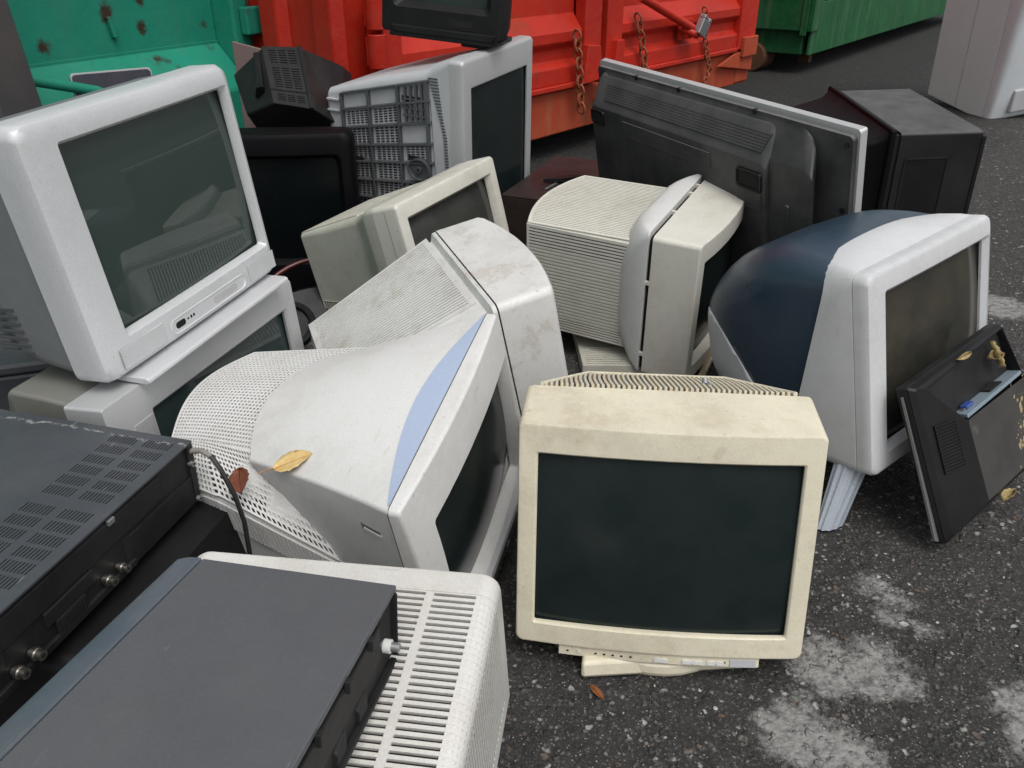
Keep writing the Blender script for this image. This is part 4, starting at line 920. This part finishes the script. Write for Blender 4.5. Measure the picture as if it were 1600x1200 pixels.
# ================================================================ SETS BEHIND AND AT THE RIGHT
def flat_monitor():        # J
    loc, eul = (.895, 1.3181, .018), (25.09, 3.42, -139.91)
    r = root('flat_monitor', 'black flat monitor without its foot leaning face down on the blue white one', 'monitor', loc, eul)
    qy = lambda y: .041 + (y - .019) * .62
    MB().box(-.186, .169, .018, .041, .0, .307).build('front_frame', 'blackdusty', r, 0, .004)
    MB().hexa([(.1695, .026, .29), (.1710, .026, .29), (.1800, .026, .012), (.1695, .026, .006), (.1695, .031, .29), (.1710, .031, .29), (.1800, .031, .012), (.1695, .031, .006)]).build('metal_edge', 'steel', r, 0, .0004)
    v = [(.169, .020, .306), (.169, .020, .002), (-.186, .020, .002), (-.186, .020, .306),            # 0-3 base
         (.127, .042, .290), (.050, .064, .197), (.043, .064, .032), (-.186, .064, .030), (-.186, .064, .199), (-.176, .042, .299),   # 4-9
         (.120, .024, .287), (.046, .024, .204), (-.184, .024, .206), (-.174, .024, .294),            # 10-13 recess floor
         (.161, .034, .300), (-.180, .034, .305), (.155, .034, .012), (-.186, .040, .010), (.150, .037, .292)]
    v = [(x, qy(y) - (.012 if 10 <= i <= 13 else 0), z) for i, (x, y, z) in enumerate(v)]
    f = [(0, 1, 16, 14), (14, 16, 6, 5, 4), (1, 2, 17, 16), (16, 17, 7, 6), (5, 6, 7, 8), (0, 14, 15, 3), (14, 4, 9, 15), (4, 5, 11, 10), (9, 4, 10, 13), (10, 11, 12, 13), (8, 9, 13, 12), (3, 15, 9, 8, 7, 17, 2)]
    MB().add(v, f, [0, 0, 0, 0, 1, 0, 0, 0, 0, 0, 0, 0]).build('back_cover', ['black', plastic('brown_dusty_plastic', (.030, .028, .026), .55, amt=.5, dirt=(.075, .066, .055), dust=.6, dustcol=(.07, .064, .058), scratch=.2, scratch_col=(.16, .15, .14))], r, 20, .004)
    s = MB().hexa([(.044, .066, .198), (-.185, .066, .200), (-.185, .066, .207), (.044, .066, .205), (.040, .034, .2045), (-.183, .034, .2065), (-.183, .034, .209), (.040, .034, .2075)])
    so = s.build('port_plate', plastic('galvanised_plate', (.30, .38, .44), .35, metallic=.4), r, 0, .0005)
    MB().box(-.005, .022, .043, .057, .208, .2135).build('video_port', plastic('port_blue', (.04, .08, .30), .4), so, 0, .001)
    MB().box(-.012, .029, .046, .054, .2078, .2105).build('port_shield', 'metal', so, 0, .0005)
    MB().box(-.115, -.065, .042, .060, .208, .2108).build('power_inlet', 'dark', so, 0)
    hmb = MB()
    for k in range(11): a = 2 * math.pi * k / 11; hmb.cyl((-.04 + .045 * math.cos(a), .0318, .258 + .022 * math.sin(a)), (-.04 + .045 * math.cos(a), .0330, .258 + .022 * math.sin(a)), .0028, 8)
    hmb.build('screw_hole', 'dark', r, 0)
    g = MB(); grille(g, quad((.140, qy(.0405), .222), (.140, qy(.0405), .128), (.082, qy(.0535), .120), (.082, qy(.0535), .214)), bands(15, .45, .02, .98), multi([(.03, .97, 1, .98)]), .0025, .0022, hm=lambda i, j: 1, flip=1)
    g.build('side_vent', ['black', 'dark'], r, 0)
    mud = plastic('dried_mud', (.30, .24, .14), .9, amt=.5); c = MB()
    for k in range(70):
        x = -.150 + random.gauss(0, .02); z = .105 + random.gauss(0, .03) - (x + .15) * .6; q = random.choice((.0015, .002, .003, .005, .008))
        if x > -.183: c.add([(x + q * random.uniform(.5, 1.2) * math.cos(a), qy(.0648), max(.034, z + q * random.uniform(.5, 1.2) * math.sin(a))) for a in [2 * math.pi * i / 9 for i in range(9)]] + [(x, qy(.066), max(.034, z))], [(i, (i + 1) % 9, 9) for i in range(9)])
    c.build('mud_crust', mud, r, 0)
flat_monitor()

def plasma():              # K
    r = root('flat_television', 'wide flat television seen from its black back with a thin silver rim', 'television', (.6756, 2.345, .0264), (-11.17, -1.45, 116.98))
    W, H = 1.0273, .6551; hw = W / 2
    MB().loft([rsec(-hw + .004, hw - .004, .004, H - .004, .012, y=.058), rsec(-hw - .001, hw + .001, -.001, H + .001, .006, y=.060), rsec(-hw, hw, 0, H, .010, y=.078), rsec(-hw + .01, hw - .01, .01, H - .01, .012, y=.079)]).build('silver_rim', 'silverflat', r, 35)
    MB().box(-.47, .47, .054, .0585, .06, .60).build('screen', 'scr_dark', r, 0)
    shell(r, [(.078, -hw + .006, hw - .004, .004, H - .012, .012), (.090, -hw + .007, hw - .005, .005, H - .014, .012), (.0905, -hw + .012, hw - .008, .008, H - .018, .012), (.091, -.405, .492, .03, .632, .05), (.098, -.412, .490, .035, .622, .045), (.130, -.436, .478, .05, .556, .03), (.134, -.428, .472, .056, .546, .03)], 'charcoal', 'back_cover', 30)
    shell(r, [(.090, -.295, .492, .03, .6285, .03), (.102, -.297, .491, .034, .6205, .03), (.146, -.300, .476, .05, .546, .02), (.148, -.294, .470, .056, .540, .02)], 'charcoal', 'centre_housing', 30)
    sl = lambda z: .104 + (.6165 - z) / (.6165 - .549) * .0405
    g = MB(); grille(g, quad((.425, sl(.606), .606), (-.285, sl(.606), .606), (-.275, sl(.566), .566), (.412, sl(.566), .566)), bands(96, .5, .0, 1), bands(6, .5, .04, .96),   .0034, .003, hm=lambda i, j: 1, flip=-1)
    grille(g, quad((.30, .1482, .528), (-.10, .1482, .528), (-.10, .1482, .484), (.30, .1482, .484)), bands(60, .5, .0, 1), bands(8, .5, .04, .96), .0032, .003, hm=lambda i, j: 1, flip=-1)
    grille(g, quad((-.206, .1482, .470), (-.29, .1482, .470), (-.29, .1482, .425), (-.206, .1482, .425)), bands(16, .5, .0, 1), bands(9, .5, .04, .96), .0032, .003, hm=lambda i, j: 1, flip=-1)
    g.build('vent', ['charcoal', 'dark'], r, 0)
    for x0, x1, z0, z1 in ((-.288, -.206, .476, .518), (.405, .468, .497, .532)):
        MB().loft([rsec(x0 - .004, x1 + .004, z0 - .004, z1 + .004, .008, y=.147), rsec(x0 - .003, x1 + .003, z0 - .003, z1 + .003, .008, y=.1535), rsec(x0, x1, z0, z1, .006, y=.1530), rsec(x0 + .004, x1 - .002, z0 + .002, z1 - .004, .005, y=.1487)], False, False).build('handle', 'black', r, 30)
        MB().box(x0 + .002, x1 - .002, .1484, .1489, z0 + .001, z1 - .004).build('handle_recess', 'dark', r, 0)
    s = MB().loft([rsec(-.372, -.355, .20, .46, .006, y=.133), rsec(-.370, -.357, .202, .458, .006, y=.1385)]); s.build('rib', 'charcoal', r, 30)
    for x, z in ((-.49, .62), (-.49, .47), (-.49, .3), (-.2, .638), (.1, .638), (.3, .638)):
        MB().cyl((x, .086, z), (x, .0935, z), .0065, 12).build('screw', 'black', r, 30)
plasma()

def black_tv_right():      # L
    r = root('television', 'large black tube television turned away beside the asphalt, its front panel prised loose', 'television', (1.2216, 2.938, .0012), (2.78, 3.51, -90.44), 'black televisions')
    hw = .2935
    shell(r, [(.012, -hw, hw, .0, .479, .01), (.03, -hw, hw, .0, .479, .01), (.262, -hw + .002, hw - .002, .0, .476, .012), (.272, -hw + .012, hw - .012, .01, .468, .02)], 'blacktop', 'rear_case', 30)
    MB().box(-hw + .006, hw - .006, -.01, .014, .006, .472).build('gap', 'dark', r, 0)
    MB().loft([rsec(-.305, .305, -.002, .492, .008, y=-.028), rsec(-.308, .308, -.004, .496, .008, y=-.024), rsec(-.306, .306, -.002, .494, .008, y=-.010)]).build('front_flange', 'inky', r, 30)
    shell(r, [(-.028, -.298, .298, .0, .485, .02), (-.06, -.285, .285, .01, .462, .02), (-.16, -.27, .27, .02, .44, .02), (-.20, -.265, .265, .02, .435, .02)], 'inky', 'front_case', 30)
    MB().box(-.23, .23, -.206, -.199, .06, .40).build('screen', 'scr_dark', r, 0)
    MB().box(hw - .001, hw + .0008, .036, .172, .16, .398).build('side_panel', 'black', r, 0)
    f = MB()
    for a in ((.036, .040, .16, .40), (.168, .172, .16, .40)): f.box(hw - .001, hw + .003, a[0], a[1], a[2], a[3])
    f.box(hw - .001, hw + .003, .036, .172, .396, .400).build('panel_edge', 'blackdusty', r, 0)
    MB().box(.18, hw + .001, .262, .276, .10, .46).build('rear_panel', 'black', r, 0, .003)
black_tv_right()

def side_tv():             # P (lies on its side, its underside towards the left)
    W, H = .471, .6766; hw = W / 2
    D = dict(w=W, h=H, sw=.379, sh=.5116, sb=.0842, bd=.045, bw=W, bh=H)
    r = root('television', 'big silver television lying on its side, ribbed grey underside towards the left', 'television', (-.0386, 2.7303, .0263), (2.15, -3.28, 63.44), 'silver televisions')
    bezel(r, D, 'silverflat', e=.012, r=.014, ri=.003, bow=.0, bev=.003, rc=.006)
    screen(r, D, 'scr_dark', .004, .008)
    shell(r, [(.045, -hw + .001, hw - .001, .001, H - .001, .014), (.10, -hw + .001, hw - .004, .01, H - .016, .03), (.13, -hw + .001, hw - .01, .03, H - .035, .03), (.30, -hw + .001, .17, .07, .605, .03), (.486, -hw + .001, .12, .10, .553, .02), (.50, -hw + .012, .11, .11, .54, .02)], 'lightgrey')
    # two tone top: darker dusty strip behind the bezel
    MB().hexa([(-.09, .06, .6735), (.20, .06, .6735), (.185, .115, .6475), (-.09, .115, .6475), (-.09, .06, .668), (.20, .06, .668), (.185, .115, .640), (-.09, .115, .640)]).build('top_inlay', 'greypanel', r, 0, .002)
    x0 = -hw - .001
    yl = lambda z: .075 + max(0, (z - .45)) * .18 + max(0, .3 - z) * .1      # front border of the ribbed panel
    zt = lambda y: .626 - (y - .104) * .2165
    g = MB(); cols = 12; P = lambda u, v: (x0, .432 - u * (.432 - .105 - .02 * abs(v - .5)), .06 + v * (zt(.432 - u * .32) - .01 - .06))
    U = multi([(.03, .29, 5, .66), (.35, .63, 5, .66), (.69, .95, 5, .66)])
    V = multi([(.015, .095, 6, .5), (.115, .21, 6, .5), (.23, .325, 6, .5), (.345, .44, 6, .5), (.46, .555, 6, .5), (.575, .66, 6, .5), (.68, .775, 6, .5), (.80, .885, 6, .5)])
    uc, vc = U[0], V[0]
    def hole(i, j, a, b):
        if not (a and b): return False
        return not (uc[i] > .66 and .44 < vc[j] < .57) and not (vc[j] > .67 and uc[i] > .66)
    grille(g, P, U, V, .004, .0035, hole=hole, hm=lambda i, j: 1, flip=-1)
    go = g.build('underside', ['greypanel', 'dark'], r, 0)
    rb = MB()
    for v in (.0, .105, .22, .335, .45, .565, .67, .785, .9, 1.0):
        a, b = Vector(P(0, v)), Vector(P(1, v)); rb.hexa([a + Vector((-.012, 0, .003)), b + Vector((-.012, 0, .003)), b + Vector((-.012, 0, -.003)), a + Vector((-.012, 0, -.003)), a + Vector((.002, 0, .004)), b + Vector((.002, 0, .004)), b + Vector((.002, 0, -.004)), a + Vector((.002, 0, -.004))])
    for u in (.0, .32, .66, .98):
        a, b = Vector(P(u, 0)), Vector(P(u, 1)); rb.hexa([a + Vector((-.0125, .003, 0)), b + Vector((-.0125, .003, 0)), b + Vector((-.0125, -.003, 0)), a + Vector((-.0125, -.003, 0)), a + Vector((.002, .004, 0)), b + Vector((.002, .004, 0)), b + Vector((.002, -.004, 0)), a + Vector((.002, -.004, 0))])
    for k in range(4):
        u = .74 + k * .06; a, b = Vector(P(u, .80)), Vector(P(u, .985)); rb.box(x0 - .011, x0, min(a.y, b.y) - .0015, max(a.y, b.y) + .0015, a.z, b.z)
    for v in (.84, .88, .93): a, b = Vector(P(.70, v)), Vector(P(.97, v)); rb.box(x0 - .0105, x0, min(a.y, b.y), max(a.y, b.y), a.z - .0015, a.z + .0015)
    rb.build('rib_grid', 'greypanel', go, 0, .0006)
    c = Vector(P(.84, .53)); ft = MB()
    def oval(R, k, dx): return [(x0 + dx, c.y + R * k * math.cos(a) * 1.0 + 0, c.z + R * .85 * math.sin(a) * k) for a in [2 * math.pi * i / 28 for i in range(28)]]
    ft.loft([oval(.040, 1.0, .0), oval(.040, 1.0, -.016), oval(.040, .88, -.016), oval(.040, .85, -.007)], False, True)
    ft.cyl((x0 - .004, c.y, c.z), (x0 - .016, c.y, c.z), .010, 14).cyl((x0 - .015, c.y, c.z), (x0 - .0166, c.y, c.z), .005, 10, 1)
    ft.build('foot_mount', ['greypanel', 'dark'], go, 35)
    for u0, u1, v in ((.07, .20, .585), (.72, .84, .595), (.10, .22, .10), (.70, .9, .93)): a, e = Vector(P(u0, v)), Vector(P(u1, v)); MB().box(x0 - .0046, x0 - .0035, e.y, a.y, a.z - .006, a.z + .008).build('cable_slot', 'dark', go, 0)
    # comb of short grooves between bezel and panel
    cm = MB()
    for k in range(60):
        z = .10 + k * .0088; y = yl(z) - .008 + .012 * math.sin((z - .3) * 3); w_ = .012 if z < .5 else .012 + (z - .5) * .16
        cm.box(x0 - .0007, x0 + .0022, y - w_ / 2 - .006, y + w_ / 2 - .006, z, z + .0036)
    cm.build('comb_vent', 'greypanel', r, 0)
    e = MB()
    for z in (.52, .487, .335, .305, .18, .15): e.box(x0 - .006, x0 + .002, .445, .490, z, z + .006)
    e.build('edge_rib', 'lightgrey', r, 0, .001)
    t = MB()
    for k in range(7): t.box(-.13 + k * .013, -.124 + k * .013, .20 + k * .006, .235 + k * .004, .6355 - .0, .6365)
side_tv()

def small_tv():            # Q
    D = dict(w=.3834, h=.3598, sw=.2758, sh=.21, sb=.0995, bd=.06, bw=.3834, bh=.3598)
    r = root('television', 'small black television standing on top of the silver set lying on its side', 'television', (-.2167, 2.6597, .7227), (-.58, 4.53, -17.72), 'black televisions')
    bezel(r, D, 'black', e=.008, r=.012, ri=.016, bev=.016, rc=.022, zb=.012)
    screen(r, D, 'scr_tv', .014, .022)
    shell(r, [(.06, -.190, .190, .012, .357, .02), (.12, -.180, .180, .02, .345, .03), (.20, -.15, .15, .04, .30, .04), (.33, -.11, .11, .06, .24, .03)], 'black')
    MB().box(-.165, .165, .0, .2, .0, .014).box(.06, .135, .02, .06, -.010, .0).build('base', 'black', r, 0, .004)
    MB().box(.02, .105, -.0008, .004, .036, .062).build('control_flap', 'black', r, 0, .0015)
    MB().box(.045, .10, -.0014, .0, .045, .058).build('flap_recess', 'dark', r, 0)
    MB().hexa([(-.16, -.004, .032), (.175, -.004, .032), (.165, -.004, .014), (-.15, -.004, .014), (-.16, .01, .036), (.175, .01, .036), (.165, .01, .010), (-.15, .01, .010)]).build('lower_lip', 'black', r, 0, .002)
small_tv()

r = root('cabinet', 'brown black box with a broken open top beside the wide flat television', 'cabinet', (.0671, 2.5614, -.004), (1.13, .89, -22.49))
hw, d, h = .1113, .5114, .2805
def boxtop():
    m = MB().box(-hw, hw, .0, d, .0, h - .006)
    m.loft([rsec(-hw - .001, hw + .001, -.001, d + .001, .004)[:1]] * 0 or [[(-hw - .001, -.001, h - .008), (hw + .14, -.001, h - .008), (hw + .14, d + .001, h - .008), (-hw - .001, d + .001, h - .008)], [(-hw - .001, -.001, h), (hw + .14, -.001, h), (hw + .14, d + .001, h), (-hw - .001, d + .001, h)]])
    m.box(hw - .002, hw + .138, .003, d - .002, .0, h - .008)
    return m
boxtop().build('cabinet_body', 'blackbrown', r, 0, .005)
MB().add([(-.02, .10, h + .0006), (.03, .09, h + .0006), (.085, .15, h + .0006), (.115, .24, h + .0006), (.06, .25, h + .0006), (.05, .21, h + .0006), (.0, .17, h + .0006)], [(0, 1, 2, 3, 4, 5, 6)]).build('hole', 'dark', r, 0)
k = MB()
for x, y in ((-.005, .105), (.025, .12)): k.hexa([(x, y, h + .001), (x + .008, y, h + .001), (x + .02, y + .07, h + .004), (x + .012, y + .07, h + .004), (x, y, h - .01), (x + .008, y, h - .01), (x + .02, y + .07, h - .006), (x + .012, y + .07, h - .006)])
k.build('metal_clip', 'steel', r, 0)
k = MB().hexa([(-.03, .16, h + .016), (.03, .18, h + .020), (.10, .27, h + .012), (.04, .26, h + .014), (-.03, .16, h + .004), (.03, .18, h + .006), (.10, .27, h + .001), (.04, .26, h + .001)]); k.build('broken_flap', 'black', r, 0, .001)

r = root('television', 'dark glossy television in the gap right of the tilted big silver television', 'television', (-.72, 2.46, .0), (0, 0, 4), 'black televisions')
D = dict(w=.50, h=.497, sw=.40, sh=.31, sb=.11, bd=.07, bw=.50, bh=.497)
bezel(r, D, 'inky', e=.02, r=.03, ri=.02, bev=.012, rc=.02, bow=.02); screen(r, D, 'scr_black', .015, .02, .02)
shell(r, [(.07, -.245, .245, .0, .495, .03), (.16, -.22, .22, .02, .48, .03), (.24, -.17, .17, .05, .44, .04)], 'blackbrown')

def crt_back():            # T, tipped on the glossy set
    r = root('television', 'small black television tipped on the glossy set, vented back uppermost', 'television', (-.72, 2.75, .50), (0, 0, 0), 'black televisions')
    V = Vector; o = V((-.72, 2.75, .50))
    A = [V(p) - o for p in ((-.794, 2.812, .689), (-.668, 2.811, .687), (-.600, 2.600, .535), (-.721, 2.602, .553))]      # vented back
    Bk = [V(p) - o for p in ((-.925, 2.895, .595), (-.575, 2.975, .615), (-.545, 2.74, .455), (-.845, 2.722, .498))]     # wide front end
    Lr = [V(p) - o for p in ((-.930, 3.02, .555), (-.560, 3.06, .575), (-.53, 2.86, .40), (-.85, 2.84, .42))]
    MB().hexa(A + Bk).hexa([p * 1.0 for p in Bk] + Lr).build('case', 'blackdusty', r, 0, .006)
    P = lambda u, v: A[0] * (1 - u) * (1 - v) + A[1] * u * (1 - v) + A[2] * u * v + A[3] * (1 - u) * v
    g = MB(); grille(g, P, multi([(.14, .34, 1, .95), (.38, .58, 1, .95), (.62, .82, 1, .95)]), multi([(.05, .30, 6, .4), (.36, .72, 9, .4), (.82, .94, 4, .4)]), .0035, .003, hm=lambda i, j: 1, flip=-1)
    g.build('vent', ['blackdusty', 'dark'], r, 0)
    a, b = P(0, .76), P(1, .76); n = (A[1] - A[0]).cross(A[3] - A[0]).normalized(); n = n if n.y < 0 else -n
    MB().tube([a + n * .003, b + n * .003], .004, 6).build('seam', 'dark', r, 0)
    a, b = P(1.0, .0), P(1.0, 1.0)
    MB().hexa([a + n * .010 + V((-.012, 0, 0)), a + n * .010, b + n * .010, b + n * .010 + V((-.012, 0, 0)), a + V((-.012, 0, 0)), a, b, b + V((-.012, 0, 0))]).build('edge_rib', 'black', r, 0, .002)
    a = P(0, 0)
    MB().hexa([a + V((-.03, .0, -.015)), a + V((-.01, 0, -.012)), P(0, .7) + V((-.02, -.005, 0)), P(0, .7) + V((-.045, 0, -.005)), a + V((-.05, .06, -.05)), a + V((-.01, .03, -.05)), P(0, .7) + V((-.02, .03, -.04)), P(0, .7) + V((-.06, .03, -.04))]).build('rear_block', 'black', r, 0, .003)
crt_back()
r = root('panel', 'dull pinkish board standing behind the tipped black television', 'board', (-.98, 3.06, .0))
MB().hexa([(-.01, .08, .672), (.16, .06, .632), (.16, .06, .0), (-.01, .08, .0), (-.01, .095, .672), (.16, .075, .632), (.16, .075, .0), (-.01, .095, .0)]).build('board', plastic('dull_pink_board', (.19, .125, .125), .6, amt=.5), r, 0, .002)

r = root('flat_monitor', 'dark flat screen with a thin silver frame standing behind the big silver television', 'monitor', (-1.262, 2.79, .0), (-6, 0, 38))
MB().loft([rsec(-.125, .125, .26, .618, .014, y=0), rsec(-.127, .127, .258, .62, .014, y=.004), rsec(-.125, .125, .26, .618, .014, y=.022)]).build('silver_frame', 'silverflat', r, 35)
MB().loft([rsec(-.121, .121, .27, .614, .012, y=-.0025), rsec(-.122, .122, .268, .6155, .012, y=.002)]).build('screen', plastic('violet_black_screen', (.03, .03, .05), .25), r, 35)
MB().box(-.04, .04, .02, .05, .0, .40).box(-.11, .11, -.06, .12, .0, .02).build('stand', 'silverflat', r, 0, .004)

r = root('crate', 'dark blue grey box low down at the left edge behind the silver televisions', 'crate', (-1.16, 1.66, .0), (0, 0, 18))
MB().box(-.2, .2, -.16, .16, .0, .19).build('crate_body', plastic('dark_slate_plastic', (.03, .036, .045), .45), r, 0, .008)
MB().box(-.205, .205, -.165, .165, .192, .215).build('crate_lid', plastic('dark_slate_lid', (.045, .05, .058), .45), r, 0, .006)

# portable stereo in the gap
r = root('stereo', 'black and dark red portable stereo lying between two beige monitors', 'stereo', (-.50, 2.02, -.06), (-48, 0, 12))
secs = [[(.22 * math.cos(a) * k, y, .15 + .13 * math.sin(a) * k) for a in [2 * math.pi * i / 40 for i in range(40)]] for y, k in ((0, .88), (.02, 1), (.16, 1), (.19, .85))]
MB().loft(secs).build('case', 'blackgloss', r, 40)
MB().torus((0, .0, .15), .205, (0, 1, 0), .007, (1, 0, 0), 1.0, 40, 8).build('red_trim', plastic('dark_red_gloss', (.09, .010, .012), .25), r, 50)
for x in (-.10, .10):
    MB().torus((x, -.01, .15), .062, (0, 1, 0), .010, (1, 0, 0), 1, 28, 8).cyl((x, -.004, .15), (x, .01, .15), .06, 28).build('speaker', 'black', r, 40)

# beige strip broken off
r = root('broken_strip', 'cracked beige plastic strip lying on the asphalt below the gapped monitor', 'scrap', (.457, 1.894, .0))
m = MB(); secs = []
for k in range(9):
    t = k / 8; x = .015 + .125 * t + .015 * math.sin(t * 3); y = -.03 + .29 * t; z = .004 + .03 * math.sin(t * math.pi) + .02 * t; ww = .018 + (.012 if k in (3, 4) else 0) - .006 * t
    secs.append([(x, y, z), (x + ww, y - .006, z + .002), (x + ww + .004, y - .008, z + .028), (x + ww - .002, y - .006, z + .030), (x + .003, y, z + .010)])
m.loft(secs); m.build('strip', plastic('yellow_beige_plastic', (.62, .52, .36), .5, amt=.4), r, 25)

# ---- leaves and litter
def leaf(name, label, pts, width, mat, up, curl=.004, stem=None, bend=0.0):
    """leaf blade along pts[0]->pts[1] (world), normal up"""
    a, b = Vector(pts[0]), Vector(pts[1]); d = b - a; L = d.length; d.normalize(); n = Vector(up).normalized(); s = d.cross(n).normalized(); n = s.cross(d)
    mb = MB(); vs = []; fs = []; nu, nv = 14, 6
    for i in range(nu + 1):
        t = i / nu; w_ = width * (math.sin(math.pi * t ** .85) ** .75) * (1 + .06 * math.sin(i * 2.3)); 
        for j in range(nv + 1):
            q = -1 + 2 * j / nv; vs.append(d * (t * L) + s * (q * w_) + n * (curl * (q * q * 1.2 + math.sin(t * 3.1) * .4 + .12 * math.sin(i * 1.9 + j)) + bend * t * t + .0012))
    for i in range(nu):
        for j in range(nv): k = i * (nv + 1) + j; fs.append((k, k + nv + 1, k + nv + 2, k + 1))
    mb.add(vs, fs)
    o = mb.build(name, mat, None, 60); o.location = a; sm = o.modifiers.new('thick', 'SOLIDIFY'); sm.thickness = .0004
    tag(o, label, 'leaf', 'fallen leaves')
    if stem:
        st = MB().tube([Vector(p) - a + n * .001 for p in stem], [.0010, .0009, .0008][:len(stem)] if len(stem) <= 3 else .0009, 6).build('stalk', M['stalk'], o, 40)
    v = MB().tube([d * (L * t) + n * (curl * (math.sin(t * 3.1) * .4) + bend * t * t + .0019) for t in (0, .25, .5, .75, .95)], [.0008, .0007, .0006, .0005, .0003], 5).build('midrib', M['stalk'] if 'with a curved stalk' in label else M['brownrib'], o, 40)
    return o
M['stalk'] = flat('leaf_stalk', (.40, .22, .09), .6); M['brownrib'] = flat('brown_rib', (.07, .02, .01), .6)
def leafmat(name, a, b, c):
    m, t, p = newmat(name); tc = t.nodes.new('ShaderNodeTexCoord').outputs['Object']
    x = mix(t, ramp(t, noise(t, tc, 70, 5, .6, 2), [(.4, 0.0), (.65, 1.0)]), a, b); x = mix(t, ramp(t, noise(t, tc, 240, 4, .6, 5), [(.60, 0.0), (.68, 1.0)]), x, c)
    t.links.new(x, p.inputs['Base Color']); p.inputs['Roughness'].default_value = .5; return m
M['leafy'] = leafmat('yellow_leaf', (.66, .49, .22), (.60, .40, .13), (.36, .19, .07)); M['leafb'] = leafmat('red_brown_leaf', (.13, .035, .018), (.17, .05, .02), (.06, .02, .012)); M['leafb2'] = leafmat('crumpled_leaf', (.26, .18, .08), (.30, .24, .12), (.12, .07, .03)); M['leafd'] = leafmat('dry_leaf', (.34, .26, .11), (.22, .17, .07), (.13, .08, .03))
MD = Matrix.Translation((-.0437, 1.0943, .0743)) @ Euler([math.radians(a) for a in (-3.07, -12.47, 74.13)]).to_matrix().to_4x4()
MJ = Matrix.Translation((.895, 1.3181, .018)) @ Euler([math.radians(a) for a in (25.09, 3.42, -139.91)]).to_matrix().to_4x4()
nD = MD.to_3x3() @ Vector((0, .16, 1))
zD = lambda x, y: .3516 - (y - .03) / .256 * .0476 + .012 * max(0, (y - .03) / .256) * (1 - (x / .19) ** 2) + .001
pD = lambda x, y: MD @ Vector((x, y, zD(x, y)))
leaf('leaf', 'yellow fallen leaf with a curved stalk on the white perforated monitor', [pD(-.148, .224), pD(-.119, .174)], .0205, 'leafy', nD, .0025, [pD(-.146, .222), pD(-.147, .235), pD(-.155, .246)])
leaf('leaf', 'red brown fallen leaf at the edge of the perforated cover, beside the yellow one', [MD @ Vector((-.142, .288, .304)), MD @ Vector((-.184, .262, .300))], .0155, 'leafb', nD, .004)
nJ = MJ.to_3x3() @ Vector((0, 1, .1))
leaf('leaf', 'curled dry leaf caught in the recess of the black flat monitor, greenish tip up', [MJ @ Vector((-.122, .046, .290)), MJ @ Vector((-.108, .052, .240))], .0125, 'leafd', nJ + Vector((.5, .1, .3)), .009, None, .010)
leaf('leaf', 'crumpled brown leaf beside the curled one in the monitor recess', [MJ @ Vector((-.098, .046, .262)), MJ @ Vector((-.128, .054, .252))], .011, 'leafb2', nJ + Vector((-.3, .3, .2)), .010, None, .006)
leaf('leaf', 'small dry leaf on the upper edge of the black flat monitor', [MJ @ Vector((-.03, .056, .300)), MJ @ Vector((.02, .054, .304))], .006, 'leafd', nJ, .003)
leaf('leaf', 'narrow orange brown leaf scrap on the asphalt before the cream monitor', [(.118, .878, .003), (.136, .850, .003)], .0055, leafmat('orange_leaf', (.30, .10, .025), (.20, .07, .02), (.1, .04, .02)), (0, 0, 1), .003)
leaf('leaf', 'dry leaf scrap on the asphalt under the lower corner of the black flat monitor', [MJ @ Vector((-.03, .05, -.012)), MJ @ Vector((-.075, .055, -.012))], .010, 'leafd', (0, 0, 1), .01)
def chips():
    m = MB(); rnd = random.Random(3)
    for k in range(900):
        x = rnd.uniform(.0, 1.5); y = rnd.uniform(.62, 2.3); q = rnd.uniform(.0012, .0036) * (1.3 if rnd.random() < .1 else 1); n = 5; b = []
        for i in range(n): a = 2 * math.pi * i / n + rnd.uniform(-.4, .4); b.append((x + q * math.cos(a) * rnd.uniform(.6, 1.3), y + q * math.sin(a) * rnd.uniform(.6, 1.3), -.001))
        c = [(x + (p[0] - x) * .6, y + (p[1] - y) * .6, q * rnd.uniform(.5, 1.0)) for p in b]
        m.add(b + c, [(i, (i + 1) % n, n + (i + 1) % n, n + i) for i in range(n)] + [tuple(n + i for i in range(n))], rnd.choice((0, 0, 0, 0, 0, 1, 2)))
    o = m.build('gravel', [flat('grey_grit', (.13, .125, .12), .8), flat('pale_grit', (.36, .35, .33), .7), flat('brown_grit', (.12, .075, .045), .8)], None, 0)
    o['kind'] = 'stuff'
chips()
